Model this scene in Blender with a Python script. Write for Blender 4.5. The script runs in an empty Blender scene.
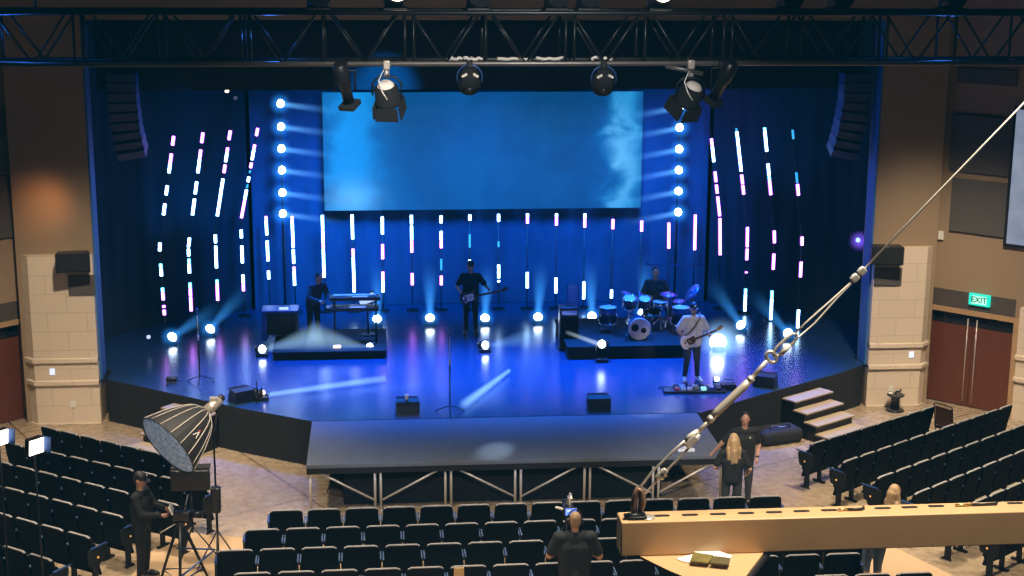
import bpy, bmesh, math, random
from math import sin, cos, pi, radians, hypot, atan2
from mathutils import Vector, Matrix, Euler
random.seed(4)
scn = bpy.context.scene
COL = scn.collection
V = Vector
SZ = 0.9                      # stage height above the house floor

# ------------------------------------------------------------------ camera
F_PX = 1513.93
PITCH, YAW, ROLL = .2270, .0891, .0055
CAM = V((-2.5, 0, 9.735))
_f = V((sin(YAW)*cos(PITCH), cos(YAW)*cos(PITCH), -sin(PITCH)))
_r = V((cos(YAW), -sin(YAW), 0))
_u = _r.cross(_f)
CR = cos(ROLL)*_r + sin(ROLL)*_u
CU = -sin(ROLL)*_r + cos(ROLL)*_u
CF = _f
cd = bpy.data.cameras.new('camera'); cam = bpy.data.objects.new('camera', cd); COL.objects.link(cam)
cd.sensor_width = 36; cd.lens = 36*F_PX/1024; cd.clip_end = 200; cd.clip_start = .1
M = Matrix((CR, CU, -CF)).transposed().to_4x4(); M.translation = CAM
cam.matrix_world = M
scn.camera = cam

def ray(x, y): return CF + (x-512)/F_PX*CR - (y-288)/F_PX*CU
def A(x, y, z):                # survey of the photograph: point at height z
    d = ray(x, y); return CAM + d*((z-CAM.z)/d.z)
def B(x, y, Y):                # point at stage depth Y
    d = ray(x, y); return CAM + d*(Y/d.y)

# ------------------------------------------------------------------ materials
def nodes(name):
    m = bpy.data.materials.new(name); m.use_nodes = True
    nt = m.node_tree
    return m, nt, nt.nodes['Principled BSDF']
def mat(name, col, rough=.6, metal=0, emit=None, es=0, noise=0, scale=8, bump=0, trans=0, spec=None, alpha=1):
    m, nt, p = nodes(name)
    c = (*col, 1)
    p.inputs['Base Color'].default_value = c
    p.inputs['Roughness'].default_value = rough
    p.inputs['Metallic'].default_value = metal
    if spec is not None: p.inputs['Specular IOR Level'].default_value = spec
    if trans: p.inputs['Transmission Weight'].default_value = trans
    if emit:
        p.inputs['Emission Color'].default_value = (*emit, 1); p.inputs['Emission Strength'].default_value = es
    if noise:
        tc = nt.nodes.new('ShaderNodeTexCoord'); nz = nt.nodes.new('ShaderNodeTexNoise')
        nz.inputs['Scale'].default_value = scale; nz.inputs['Detail'].default_value = 5
        nt.links.new(tc.outputs['Object'], nz.inputs['Vector'])
        mx = nt.nodes.new('ShaderNodeMix'); mx.data_type = 'RGBA'
        mx.inputs[6].default_value = (*[v*(1-noise) for v in col], 1)
        mx.inputs[7].default_value = (*[min(1, v*(1+noise)) for v in col], 1)
        nt.links.new(nz.outputs['Fac'], mx.inputs[0]); nt.links.new(mx.outputs[2], p.inputs['Base Color'])
        if bump:
            b = nt.nodes.new('ShaderNodeBump'); b.inputs['Strength'].default_value = bump
            nt.links.new(nz.outputs['Fac'], b.inputs['Height']); nt.links.new(b.outputs[0], p.inputs['Normal'])
    return m
MT = {}
def mk(key, *a, **k): MT[key] = mat(key, *a, **k)
mk('black', (.012, .013, .015), .55, noise=.3)
mk('black_matte', (.008, .009, .011), .9, noise=.3)
mk('black_plastic', (.015, .016, .02), .35)
mk('black_metal', (.02, .022, .026), .4, .6)
mk('seat_fabric', (.004, .006, .008), .65, noise=.35, scale=30, bump=.05, spec=.12)
mk('seat_top_highlight', (.30, .30, .31), .5)  # light on the seat tops, painted as a pale strip
mk('seat_plastic', (.012, .016, .02), .3)
mk('wall_brown', (.30, .22, .145), .9, noise=.06, scale=20, bump=.05)
mk('trim_wood', (.42, .27, .14), .5, noise=.2, scale=6)
mk('band_wood', (.075, .066, .058), .6, noise=.3, scale=10)
mk('panel_grey', (.085, .08, .078), .9, noise=.2, scale=60)
mk('steel', (.74, .70, .63), .38, .35)
mk('drape_side_shade', (.007, .019, .036), .95)  # drape colour darkened to paint in the shade at the stage sides
mk('alu', (.62, .60, .56), .4, .35, noise=.08)
mk('galv', (.60, .57, .52), .32, .55, noise=.15, scale=40)
mk('rust', (.22, .13, .085), .5, .5, noise=.4, scale=40)
mk('tan_paint', (.58, .37, .185), .38, noise=.10, scale=9, bump=.03)
mk('hole', (.01, .008, .006), .9)
mk('paper', (.85, .85, .87), .8)
mk('olive', (.16, .13, .03), .5, noise=.5, scale=25)
mk('card', (.62, .42, .20), .8, noise=.1)
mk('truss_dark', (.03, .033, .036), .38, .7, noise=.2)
mk('truss_lit_pale', (.17, .165, .16), .4, .6, noise=.2)  # paler copy of the truss metal, light on the lower chord painted in
mk('skin', (.52, .30, .21), .5, noise=.08)
mk('eye', (.03, .02, .02), .3)
mk('lip', (.36, .14, .12), .5)
mk('cloth_black', (.012, .013, .016), .85, noise=.3, scale=30, bump=.05)
mk('cloth_tee', (.60, .59, .60), .85, noise=.06, scale=20, bump=.05)
mk('cloth_charcoal', (.035, .042, .055), .85, noise=.2, scale=30)
mk('cloth_slate', (.014, .017, .020), .85, noise=.25, scale=30)
mk('denim', (.12, .18, .30), .85, noise=.2, scale=30)
mk('shoe_white', (.8, .78, .74), .6)
mk('shoe_black', (.02, .02, .022), .5)
mk('hair_dark', (.02, .015, .012), .6)
mk('hair_blond', (.50, .35, .19), .55, noise=.35, scale=40, bump=.3)
mk('hair_brown', (.30, .20, .12), .6, noise=.3, scale=40)
mk('white_plastic', (.75, .75, .72), .5)
mk('white_lacquer', (.75, .72, .66), .25)
mk('maple', (.50, .32, .15), .4)
mk('rosewood', (.06, .03, .02), .5)
mk('leather', (.20, .10, .06), .6)
mk('drum_shell', (.02, .03, .07), .25)
mk('drum_head', (.62, .58, .60), .6)
mk('brass', (.75, .55, .20), .25, .9)
mk('chrome', (.75, .75, .78), .15, 1)
mk('keys', (.75, .76, .8), .4)
mk('blue_or_lit_metal', (.03, .08, .26), .35, .5)  # own blue for some parts, blue stage light put in for others
mk('tread', (.38, .31, .20), .7, noise=.15, scale=20)
mk('tread_dark', (.014, .015, .018), .6)
mk('led_dark', (.02, .02, .03), .4)
mk('e_white', (1, 1, 1), .5, emit=(.72, .88, 1), es=14)
mk('e_warm', (1, 1, 1), .5, emit=(1, .72, .45), es=6)
mk('e_panel', (1, 1, 1), .5, emit=(1, .86, .70), es=7)
mk('e_burst', (1, 1, 1), .5, emit=(.85, .93, 1), es=2.2)
mk('led_purple', (.1, .1, .1), .5, emit=(.62, .20, 1), es=11)
mk('led_cyan', (.1, .1, .1), .5, emit=(.12, .62, 1), es=9)
mk('led_cold', (.1, .1, .1), .5, emit=(.40, .68, 1), es=14)
mk('led_dim', (.1, .1, .1), .5, emit=(.03, .40, .85), es=1.3)
mk('led_purple_edge', (.05, .02, .1), .5, emit=(.50, .06, 1), es=1.1)  # these edge colours paint the halo round the LED strips
mk('led_cyan_edge', (.02, .05, .1), .5, emit=(.02, .35, 1), es=.9)
mk('led_cold_edge', (.02, .05, .1), .5, emit=(.06, .30, 1), es=1.2)
mk('e_dot', (1, .5, .1), .5, emit=(1, .5, .12), es=.7)
mk('e_violet', (.4, .2, 1), .5, emit=(.15, .45, 1), es=3)
mk('lcd', (.1, .1, .2), .4, emit=(.12, .25, 1), es=1.6)
mk('lcd_white', (.6, .7, .9), .4, emit=(.6, .75, 1), es=.8)
mk('wall_blue_light', (.03, .13, .32), .7)  # blue stage light on the returns, put into the colour
mk('arm_lit_tint', (.10, .17, .33), .22, .2)  # blue stage light on the armrests, put into their colour
mk('deck_top', (.12, .14, .175), .62, noise=.12, scale=5)
mk('white_matte', (.72, .70, .66), .8)
mk('exit_teal', (.02, .4, .35), .5, emit=(.0, .55, .42), es=1.2)
mk('exit_face', (.5, .9, .8), .5, emit=(.30, .85, .70), es=.85)
mk('exit_text', (.0, .08, .06), .5, emit=(.0, .16, .12), es=.5)
mk('acrylic', (.6, .8, 1), .08, trans=.92)
mk('glass_dark', (.012, .014, .016), .15)
mk('red', (.7, .06, .04), .5)
mk('umbrella', (.02, .022, .026), .6, noise=.2)
mk('rib', (.50, .47, .42), .5)
mk('cym_violet_lit', (.45, .25, .75), .3, .7)  # violet and blue stage light put into the cymbal metal
mk('cym_blue_lit', (.25, .4, .85), .3, .7)
mk('brushed', (.60, .55, .47), .4, .45)
mk('olive2', (.09, .075, .025), .6)
mk('mirror_grey', (.45, .47, .50), .5, .2, noise=.5, scale=40)

def floor_concrete():
    m, nt, p = nodes('concrete_floor')
    N = nt.nodes; L = nt.links
    tc = N.new('ShaderNodeTexCoord')
    n1 = N.new('ShaderNodeTexNoise'); n1.inputs['Scale'].default_value = .8; n1.inputs['Detail'].default_value = 7
    n2 = N.new('ShaderNodeTexNoise'); n2.inputs['Scale'].default_value = 6; n2.inputs['Detail'].default_value = 6
    L.new(tc.outputs['Object'], n1.inputs[0]); L.new(tc.outputs['Object'], n2.inputs[0])
    r = N.new('ShaderNodeValToRGB'); r.color_ramp.elements[0].position = .3; r.color_ramp.elements[1].position = .7
    r.color_ramp.elements[0].color = (.235, .180, .118, 1); r.color_ramp.elements[1].color = (.40, .32, .225, 1)
    mx = N.new('ShaderNodeMath'); mx.operation = 'MULTIPLY_ADD'; mx.inputs[1].default_value = .45; mx.inputs[2].default_value = .0
    ad = N.new('ShaderNodeMath'); ad.operation = 'MULTIPLY_ADD'; ad.inputs[1].default_value = .55
    L.new(n2.outputs[0], mx.inputs[0]); L.new(n1.outputs[0], ad.inputs[0]); L.new(mx.outputs[0], ad.inputs[2]); L.new(ad.outputs[0], r.inputs[0])
    br = N.new('ShaderNodeTexBrick'); br.offset = 0
    br.inputs['Scale'].default_value = 1; br.inputs['Brick Width'].default_value = 3.2; br.inputs['Row Height'].default_value = 3.2
    br.inputs['Mortar Size'].default_value = .018; br.inputs['Color1'].default_value = br.inputs['Color2'].default_value = (1, 1, 1, 1); br.inputs['Mortar'].default_value = (.35, .33, .3, 1)
    mp = N.new('ShaderNodeMapping'); mp.inputs['Rotation'].default_value = (0, 0, radians(-29)); mp.inputs['Location'].default_value = (.5, 1.3, 0)
    L.new(tc.outputs['Object'], mp.inputs[0]); L.new(mp.outputs[0], br.inputs[0])
    mm = N.new('ShaderNodeMix'); mm.data_type = 'RGBA'; mm.blend_type = 'MULTIPLY'; mm.inputs[0].default_value = 1
    L.new(r.outputs[0], mm.inputs[6]); L.new(br.outputs[0], mm.inputs[7]); L.new(mm.outputs[2], p.inputs['Base Color'])
    rr = N.new('ShaderNodeMath'); rr.operation = 'MULTIPLY_ADD'; rr.inputs[1].default_value = .25; rr.inputs[2].default_value = .15
    L.new(n2.outputs[0], rr.inputs[0]); L.new(rr.outputs[0], p.inputs['Roughness'])
    return m
MT['concrete'] = floor_concrete()
def stage_top():
    m, nt, p = nodes('stage_floor_gloss')
    N = nt.nodes; L = nt.links
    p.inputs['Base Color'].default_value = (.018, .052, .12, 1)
    tc = N.new('ShaderNodeTexCoord')
    mp = N.new('ShaderNodeMapping'); mp.inputs['Scale'].default_value = (2, .6, 1)
    n = N.new('ShaderNodeTexNoise'); n.inputs['Scale'].default_value = 2.5; n.inputs['Detail'].default_value = 6
    L.new(tc.outputs['Object'], mp.inputs[0]); L.new(mp.outputs[0], n.inputs[0])
    a = N.new('ShaderNodeMath'); a.operation = 'MULTIPLY_ADD'; a.inputs[1].default_value = .025; a.inputs[2].default_value = .235
    L.new(n.outputs[0], a.inputs[0]); L.new(a.outputs[0], p.inputs['Roughness'])
    p.inputs['Specular IOR Level'].default_value = .55
    return m
MT['stage_top'] = stage_top()
def block_wall():
    m, nt, p = nodes('cream_block')
    N = nt.nodes; L = nt.links
    tc = N.new('ShaderNodeTexCoord'); br = N.new('ShaderNodeTexBrick')
    br.inputs['Scale'].default_value = 1; br.inputs['Brick Width'].default_value = .78; br.inputs['Row Height'].default_value = .39; br.inputs['Mortar Size'].default_value = .012
    br.inputs['Color1'].default_value = (.68, .58, .46, 1); br.inputs['Color2'].default_value = (.65, .555, .44, 1); br.inputs['Mortar'].default_value = (.57, .485, .375, 1)
    sx = N.new('ShaderNodeSeparateXYZ'); cx = N.new('ShaderNodeCombineXYZ'); ad = N.new('ShaderNodeMath')
    L.new(tc.outputs['Object'], sx.inputs[0]); L.new(sx.outputs[0], ad.inputs[0]); L.new(sx.outputs[1], ad.inputs[1])
    L.new(ad.outputs[0], cx.inputs[0]); L.new(sx.outputs[2], cx.inputs[1]); L.new(cx.outputs[0], br.inputs[0]); L.new(br.outputs[0], p.inputs['Base Color'])
    p.inputs['Roughness'].default_value = .85
    return m
MT['block'] = block_wall()
def wood_door():
    m, nt, p = nodes('door_wood')
    N = nt.nodes; L = nt.links
    tc = N.new('ShaderNodeTexCoord'); mp = N.new('ShaderNodeMapping'); mp.inputs['Scale'].default_value = (12, 12, .7)
    n = N.new('ShaderNodeTexNoise'); n.inputs['Scale'].default_value = 3; n.inputs['Detail'].default_value = 6
    r = N.new('ShaderNodeValToRGB'); r.color_ramp.elements[0].color = (.075, .022, .010, 1); r.color_ramp.elements[1].color = (.17, .055, .026, 1)
    L.new(tc.outputs['Object'], mp.inputs[0]); L.new(mp.outputs[0], n.inputs[0]); L.new(n.outputs[0], r.inputs[0]); L.new(r.outputs[0], p.inputs['Base Color'])
    p.inputs['Roughness'].default_value = .4
    return m
MT['door'] = wood_door()
def curtain_mat():
    m, nt, p = nodes('dark_drape')
    N = nt.nodes; L = nt.links
    tc = N.new('ShaderNodeTexCoord'); n = N.new('ShaderNodeTexNoise'); n.inputs['Scale'].default_value = 1.5
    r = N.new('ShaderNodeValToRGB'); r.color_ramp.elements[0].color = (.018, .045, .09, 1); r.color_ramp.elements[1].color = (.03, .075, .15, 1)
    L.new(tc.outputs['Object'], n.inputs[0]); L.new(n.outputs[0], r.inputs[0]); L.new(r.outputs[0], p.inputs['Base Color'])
    p.inputs['Roughness'].default_value = .95
    return m
MT['drape'] = curtain_mat()
def screen_mat(w, h):
    # moving smoke picture shown on the LED wall: blue field, brighter smoke at both ends
    m, nt, p = nodes('led_wall_picture')
    N = nt.nodes; L = nt.links
    def math_(op, a, b=None, c=None):
        q = N.new('ShaderNodeMath'); q.operation = op
        for i, v in enumerate((a, b, c)):
            if v is None: continue
            if isinstance(v, (int, float)): q.inputs[i].default_value = v
            else: L.new(v, q.inputs[i])
        return q.outputs[0]
    tc = N.new('ShaderNodeTexCoord'); s = N.new('ShaderNodeSeparateXYZ'); L.new(tc.outputs['Object'], s.inputs[0])
    u = math_('DIVIDE', s.outputs[0], w); v = math_('DIVIDE', s.outputs[2], h)     # -.5 .. .5
    n = N.new('ShaderNodeTexNoise'); n.inputs['Scale'].default_value = 1.1; n.inputs['Detail'].default_value = 6; n.inputs['Distortion'].default_value = .6
    L.new(tc.outputs['Object'], n.inputs[0])
    wob = math_('MULTIPLY_ADD', n.outputs[0], .22, -.11)
    uw = math_('ADD', u, wob)
    def blob(c, wd, x):
        d = math_('DIVIDE', math_('SUBTRACT', x, c), wd)
        return math_('POWER', 2.718, math_('MULTIPLY', math_('MULTIPLY', d, d), -1))
    left = math_('MULTIPLY', blob(-.41, .085, uw), 1.0)
    right = math_('MULTIPLY', blob(.46, .045, uw), .9)
    lw = math_('MULTIPLY', blob(-.415, .075, u), blob(-.40, .14, v))
    rw = math_('MULTIPLY', math_('MULTIPLY', blob(.455, .026, uw), blob(-.1, .42, v)), math_('MULTIPLY_ADD', n.outputs[0], 2.2, -.45))
    top = math_('MULTIPLY_ADD', v, .10, .5)
    def rgb(c):
        q = N.new('ShaderNodeRGB'); q.outputs[0].default_value = (*c, 1); return q.outputs[0]
    def mul(c, f):
        q = N.new('ShaderNodeVectorMath'); q.operation = 'SCALE'; L.new(c, q.inputs[0]); L.new(f, q.inputs[3]); return q.outputs[0]
    def add(a, b):
        q = N.new('ShaderNodeVectorMath'); q.operation = 'ADD'; L.new(a, q.inputs[0]); L.new(b, q.inputs[1]); return q.outputs[0]
    base = mul(rgb((.003, .082, .275)), math_('ADD', math_('MULTIPLY_ADD', n.outputs[0], .7, .45), math_('MULTIPLY', u, -.3)))
    c = add(base, mul(rgb((.004, .20, .50)), left)); c = add(c, mul(rgb((.01, .22, .42)), right))
    c = add(c, mul(rgb((.10, .20, .22)), lw)); c = add(c, mul(rgb((.12, .22, .20)), rw))
    L.new(c, p.inputs['Emission Color']); p.inputs['Emission Strength'].default_value = 1.0
    p.inputs['Base Color'].default_value = (.01, .01, .015, 1); p.inputs['Roughness'].default_value = .6
    return m

# ------------------------------------------------------------------ mesh building
class MB:
    def __init__(s): s.bm = bmesh.new(); s.mi = 0
    def _tag(s, geom):
        for g in geom:
            if isinstance(g, bmesh.types.BMFace): g.material_index = s.mi
    def _new(s, fn):
        n0 = set(s.bm.faces)
        r = fn()
        for f in s.bm.faces:
            if f not in n0: f.material_index = s.mi
        return r
    def box(s, c, size, rot=None, bev=0, seg=2):
        m = Matrix.Translation(V(c)) @ (rot.to_4x4() if rot else Matrix()) @ Matrix.Diagonal((*size, 1))
        r = bmesh.ops.create_cube(s.bm, size=1, matrix=m)
        fs = list({f for v in r['verts'] for f in v.link_faces})
        for f in fs: f.material_index = s.mi
        if bev:
            es = list({e for v in r['verts'] for e in v.link_edges})
            o = bmesh.ops.bevel(s.bm, geom=es, offset=bev, segments=seg, profile=.5, affect='EDGES')
            for f in o['faces']: f.material_index = s.mi; f.smooth = True
        return s
    def cyl(s, p0, p1, r0, r1=None, seg=14, caps=True):
        p0, p1 = V(p0), V(p1); r1 = r0 if r1 is None else r1
        d = p1-p0; L = d.length
        if L < 1e-6: return s
        m = Matrix.Translation((p0+p1)/2) @ d.to_track_quat('Z', 'Y').to_matrix().to_4x4()
        r = bmesh.ops.create_cone(s.bm, cap_ends=caps, segments=seg, radius1=r0, radius2=r1, depth=L, matrix=m)
        for f in {f for v in r['verts'] for f in v.link_faces}:
            f.material_index = s.mi; f.smooth = len(f.verts) == 4
        return s
    def ball(s, c, r, sc=(1, 1, 1), rot=None, u=14, v=9):
        m = Matrix.Translation(V(c)) @ (rot.to_4x4() if rot else Matrix()) @ Matrix.Diagonal((*sc, 1))
        q = bmesh.ops.create_uvsphere(s.bm, u_segments=u, v_segments=v, radius=r, matrix=m)
        for f in {f for w in q['verts'] for f in w.link_faces}: f.material_index = s.mi; f.smooth = True
        return s
    def caps(s, p0, p1, r0, r1=None, seg=12):
        r1 = r0 if r1 is None else r1
        s.cyl(p0, p1, r0, r1, seg); s.ball(p0, r0, u=seg, v=7); s.ball(p1, r1, u=seg, v=7); return s
    def tube(s, pts, r, seg=8, closed=False):
        pts = [V(p) for p in pts]; n = len(pts)
        rs = r if isinstance(r, (list, tuple)) else [r]*n
        rings = []; ref = None
        for i, p in enumerate(pts):
            if closed: t = (pts[(i+1) % n]-pts[i-1]).normalized()
            else: t = (pts[min(i+1, n-1)]-pts[max(i-1, 0)]).normalized()
            if ref is None:
                ref = t.cross(V((0, 0, 1)))
                if ref.length < .05: ref = t.cross(V((1, 0, 0)))
            ref = (ref - t*ref.dot(t)).normalized(); b = t.cross(ref)
            rings.append([s.bm.verts.new(p + (ref*cos(2*pi*k/seg)+b*sin(2*pi*k/seg))*rs[i]) for k in range(seg)])
        m = n if closed else n-1
        for i in range(m):
            a, b2 = rings[i], rings[(i+1) % n]
            for k in range(seg):
                f = s.bm.faces.new((a[k], a[(k+1) % seg], b2[(k+1) % seg], b2[k])); f.smooth = True; f.material_index = s.mi
        if not closed:
            for rg in (rings[0][::-1], rings[-1]):
                f = s.bm.faces.new(rg); f.material_index = s.mi
        return s
    def lathe(s, prof, c=(0, 0, 0), rot=None, seg=24, smooth=True):
        m = Matrix.Translation(V(c)) @ (rot.to_4x4() if rot else Matrix())
        rings = []
        for r, z in prof:
            rings.append([s.bm.verts.new(m @ V((max(r, 1e-4)*cos(2*pi*k/seg), max(r, 1e-4)*sin(2*pi*k/seg), z))) for k in range(seg)])
        for a, b in zip(rings, rings[1:]):
            for k in range(seg):
                f = s.bm.faces.new((a[k], a[(k+1) % seg], b[(k+1) % seg], b[k])); f.smooth = smooth; f.material_index = s.mi
        for rg in (rings[0][::-1], rings[-1]):
            f = s.bm.faces.new(rg); f.material_index = s.mi
        return s
    def prism(s, outline, d0, d1, axis='z', bev=0, seg=2):
        def P3(a, b, d): return V((a, b, d)) if axis == 'z' else (V((a, d, b)) if axis == 'y' else V((d, a, b)))
        lo = [s.bm.verts.new(P3(a, b, d0)) for a, b in outline]; hi = [s.bm.verts.new(P3(a, b, d1)) for a, b in outline]
        n = len(lo); fs = [s.bm.faces.new(lo[::-1]), s.bm.faces.new(hi)]
        for i in range(n): fs.append(s.bm.faces.new((lo[i], lo[(i+1) % n], hi[(i+1) % n], hi[i])))
        for f in fs: f.material_index = s.mi
        bmesh.ops.recalc_face_normals(s.bm, faces=fs)
        if bev:
            es = list({e for f in fs[:2] for e in f.edges})
            o = bmesh.ops.bevel(s.bm, geom=es, offset=bev, segments=seg, profile=.5, affect='EDGES')
            for f in o['faces']: f.material_index = s.mi; f.smooth = True
        return s
    def quad(s, *pts):
        f = s.bm.faces.new([s.bm.verts.new(V(p)) for p in pts]); f.material_index = s.mi; return s
    def m(s, i): s.mi = i; return s
    def build(s, name, mats, parent=None, loc=None, rot=None, label=None):
        me = bpy.data.meshes.new(name); s.bm.to_mesh(me); s.bm.free()
        return link(name, me, mats, parent, loc, rot, label)
def link(name, me, mats, parent=None, loc=None, rot=None, label=None):
    o = bpy.data.objects.new(name, me); COL.objects.link(o)
    for x in (mats if isinstance(mats, (list, tuple)) else [mats]): me.materials.append(MT[x] if isinstance(x, str) else x)
    if parent: o.parent = parent
    if loc is not None: o.location = loc
    if rot is not None: o.rotation_euler = rot
    if label: o['label'] = label
    return o
def tag(o, label, cat, group=None, kind=None):
    o['label'] = label; o['category'] = cat
    if group: o['group'] = group
    if kind: o['kind'] = kind
    return o
def thing(name, label, cat, loc=(0, 0, 0), rz=0, group=None, kind='thing'):
    o = bpy.data.objects.new(name, None); COL.objects.link(o); o.empty_display_size = .2
    o.location = loc; o.rotation_euler = (0, 0, rz)
    return tag(o, label, cat, group, kind)
def struct(name, mb, mats, parent=None, label=None, cat=None):
    o = mb.build(name, mats, parent)
    if not parent:
        o['kind'] = 'structure'
        o['label'] = label; o['category'] = cat
    return o
def dup(root, loc, rz, label, group=None, sx=1):
    r = root.copy(); COL.objects.link(r); r.location = loc; r.rotation_euler = (0, 0, rz); r.scale = (sx, 1, 1); r['label'] = label
    if group: r['group'] = group
    for ch in list(root.children):
        c = ch.copy(); COL.objects.link(c); c.parent = r
        for g in ch.children:
            d = g.copy(); COL.objects.link(d); d.parent = c
    return r
def aim(d): return V(d).to_track_quat('Z', 'Y').to_matrix()
ORD = 'first second third fourth fifth sixth seventh eighth ninth tenth eleventh twelfth thirteenth fourteenth fifteenth sixteenth seventeenth eighteenth nineteenth twentieth'.split()
def light(kind, name, loc, target, power, col, size=.1, angle=60, blend=.6, sy=None):
    d = bpy.data.lights.new(name, kind); d.energy = power; d.color = col
    if kind == 'SPOT': d.spot_size = radians(angle); d.spot_blend = blend; d.shadow_soft_size = size
    elif kind == 'AREA':
        d.size = size
        if sy: d.shape = 'RECTANGLE'; d.size_y = sy
    else: d.shadow_soft_size = size
    o = bpy.data.objects.new(name, d); COL.objects.link(o); o.location = loc
    o.rotation_euler = (V(target)-V(loc)).to_track_quat('-Z', 'Y').to_euler()
    return o

# ------------------------------------------------------------------ people
mk('array_lit_tint', (.02, .035, .12), .4)  # black cabinets with blue rim light mixed into their colour
mk('cap_black', (.012, .013, .016), .6)
def remesh(mb, voxel, smooth=3):
    me = bpy.data.meshes.new('tmp'); mb.bm.to_mesh(me); mb.bm.free()
    ob = bpy.data.objects.new('tmp', me); COL.objects.link(ob)
    r = ob.modifiers.new('r', 'REMESH'); r.mode = 'VOXEL'; r.voxel_size = voxel; r.use_smooth_shade = True
    s = ob.modifiers.new('s', 'SMOOTH'); s.factor = .5; s.iterations = smooth
    dg = bpy.context.evaluated_depsgraph_get()
    m2 = bpy.data.meshes.new_from_object(ob.evaluated_get(dg))
    bpy.data.objects.remove(ob); bpy.data.meshes.remove(me)
    return m2
BASE = dict(pelvis=(0, 0, .95), chest=(0, 0, 1.27), neck0=(0, .01, 1.45), neck1=(0, -.005, 1.55), head=(0, -.015, 1.655),
    shL=(.185, .005, 1.42), elL=(.25, .03, 1.13), wrL=(.26, -.06, .88), shR=(-.185, .005, 1.42), elR=(-.25, .03, 1.13), wrR=(-.26, -.06, .88),
    hipL=(.095, 0, .92), knL=(.11, -.015, .50), anL=(.12, .02, .085), toL=(.145, -.16, .035),
    hipR=(-.095, 0, .92), knR=(-.11, -.015, .50), anR=(-.12, .02, .085), toR=(-.145, -.16, .035))
def person(label, loc, rz, pose=None, scale=1, top='cloth_black', sleeve='short', legs='cloth_charcoal', shoes='shoe_black', hair='hair_dark', hair_kind='short',
           cap=None, headyaw=0, headpitch=0, build=1.0, beard=None, curlL=.5, curlR=.5, chest_logo=False, phones=False, watch=False, cap_logo=False, loose=0, group=None):
    J = {k: V(v) for k, v in BASE.items()}
    for k, v in (pose or {}).items(): J[k] = V(v)
    w = build
    hc = J['head']; HR = Matrix.Rotation(headyaw, 3, 'Z') @ Matrix.Rotation(headpitch, 3, 'X')
    def H(x, y, z): return hc + HR @ V((x, y, z))
    # --- body: one closed skin
    mb = MB()
    up = (J['neck0']-J['pelvis']).normalized()
    for s in (-1, 1):
        o = V((s*.07*w, 0, 0))
        mb.caps(J['pelvis']+o, J['chest']+o, .10*w, .105*w); mb.caps(J['chest']+o, J['neck0']+o*.6-up*.07, .105*w, .075*w)
    mb.caps(J['shL'], J['shR'], .062*w); mb.caps(J['neck0']-up*.05, J['neck1'], .058, .055); mb.caps(J['neck1'], H(0, .01, -.03), .055, .06)
    for s in 'LR':
        mb.caps(J['sh'+s], J['el'+s], .050*w, .041*w); mb.caps(J['el'+s], J['wr'+s], .042*w, .027)
        mb.caps(J['hip'+s], J['kn'+s], .088*w, .056); mb.caps(J['kn'+s], J['an'+s], .056, .036); mb.caps(J['an'+s], J['to'+s], .038, .03)
        mid = J['kn'+s].lerp(J['an'+s], .3); mb.ball(mid+V((0, .015, 0)), .056, (1, 1, 1.6))
        d = (J['wr'+s]-J['el'+s]).normalized(); mb.caps(J['wr'+s], J['wr'+s]+d*.075, .026, .033)
    mb.ball(H(0, .008, .02), .1, (.78, .96, 1.1), HR); mb.ball(H(0, -.022, -.045), .075, (.82, .9, 1.0), HR)
    mb.caps(H(0, -.088, .0), H(0, -.103, -.028), .010, .015, 8)
    for s in (-1, 1): mb.ball(H(s*.078, .012, -.01), .028, (.4, .8, 1.1), HR); mb.ball(H(s*.032, -.075, .022), .02, (1.2, .6, .6), HR)
    me = remesh(mb, .0145, 2)
    # hands, eyes, mouth added to the same mesh
    mb = MB(); mb.bm.from_mesh(me); bpy.data.meshes.remove(me)
    for f in mb.bm.faces: f.smooth = True
    for s, curl in (('L', curlL), ('R', curlR)):
        d = (J['wr'+s]-J['el'+s]).normalized(); sg = 1 if s == 'L' else -1
        inw = V((-sg, -.35, 0)); inw = (inw-d*inw.dot(d)).normalized(); ac = d.cross(inw).normalized()
        kn = J['wr'+s]+d*.085
        for i, L_ in enumerate((.074, .082, .076, .06)):
            p = kn+ac*((i-1.5)*.0185)-d*.01; pts = [p-d*.02, p]; dirn = d.copy()
            for q, fl in enumerate((.45, .32, .23)):
                dirn = (dirn + inw*curl*(.55+.25*q)).normalized(); pts.append(pts[-1]+dirn*L_*fl)
            mb.tube(pts, [.009, .0095, .009, .008, .006], seg=7)
        p = J['wr'+s]+d*.03; td = (d*.7-ac*.55+inw*.45).normalized()
        mb.tube([p-ac*.012, p-ac*.022+td*.03, p-ac*.024+td*.055+inw*curl*.01, p-ac*.02+td*.08+inw*curl*.025], [.012, .0115, .010, .0075], seg=7)
    mb.m(1)
    for s in (-1, 1): mb.ball(H(s*.032, -.087, .018), .0085, u=8, v=6)
    mb.m(2).ball(H(0, -.089, -.062), .02, (1, .35, .28), HR, u=10, v=6)
    body = mb.build('person', ['skin', 'eye', 'lip'])
    body['label'] = label; body['category'] = 'person'; body['kind'] = 'thing'
    if group: body['group'] = group
    body.location = loc; body.rotation_euler = (0, 0, rz); body.scale = (scale,)*3
    # --- clothes
    g = .022+loose
    mb = MB()
    for s in (-1, 1):
        o = V((s*.072*w, 0, 0))
        mb.caps(J['pelvis']+o-V((0, 0, .03 + loose*2)), J['chest']+o, .10*w+g, .105*w+g); mb.caps(J['chest']+o, J['neck0']+o*.6-up*.075, .105*w+g*.8, .075*w+g*.5)
    mb.caps(J['shL'], J['shR'], .062*w+g*.6)
    mb.caps(J['neck0']-up*.06, J['neck0']+up*.012, .075, .066)
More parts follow.
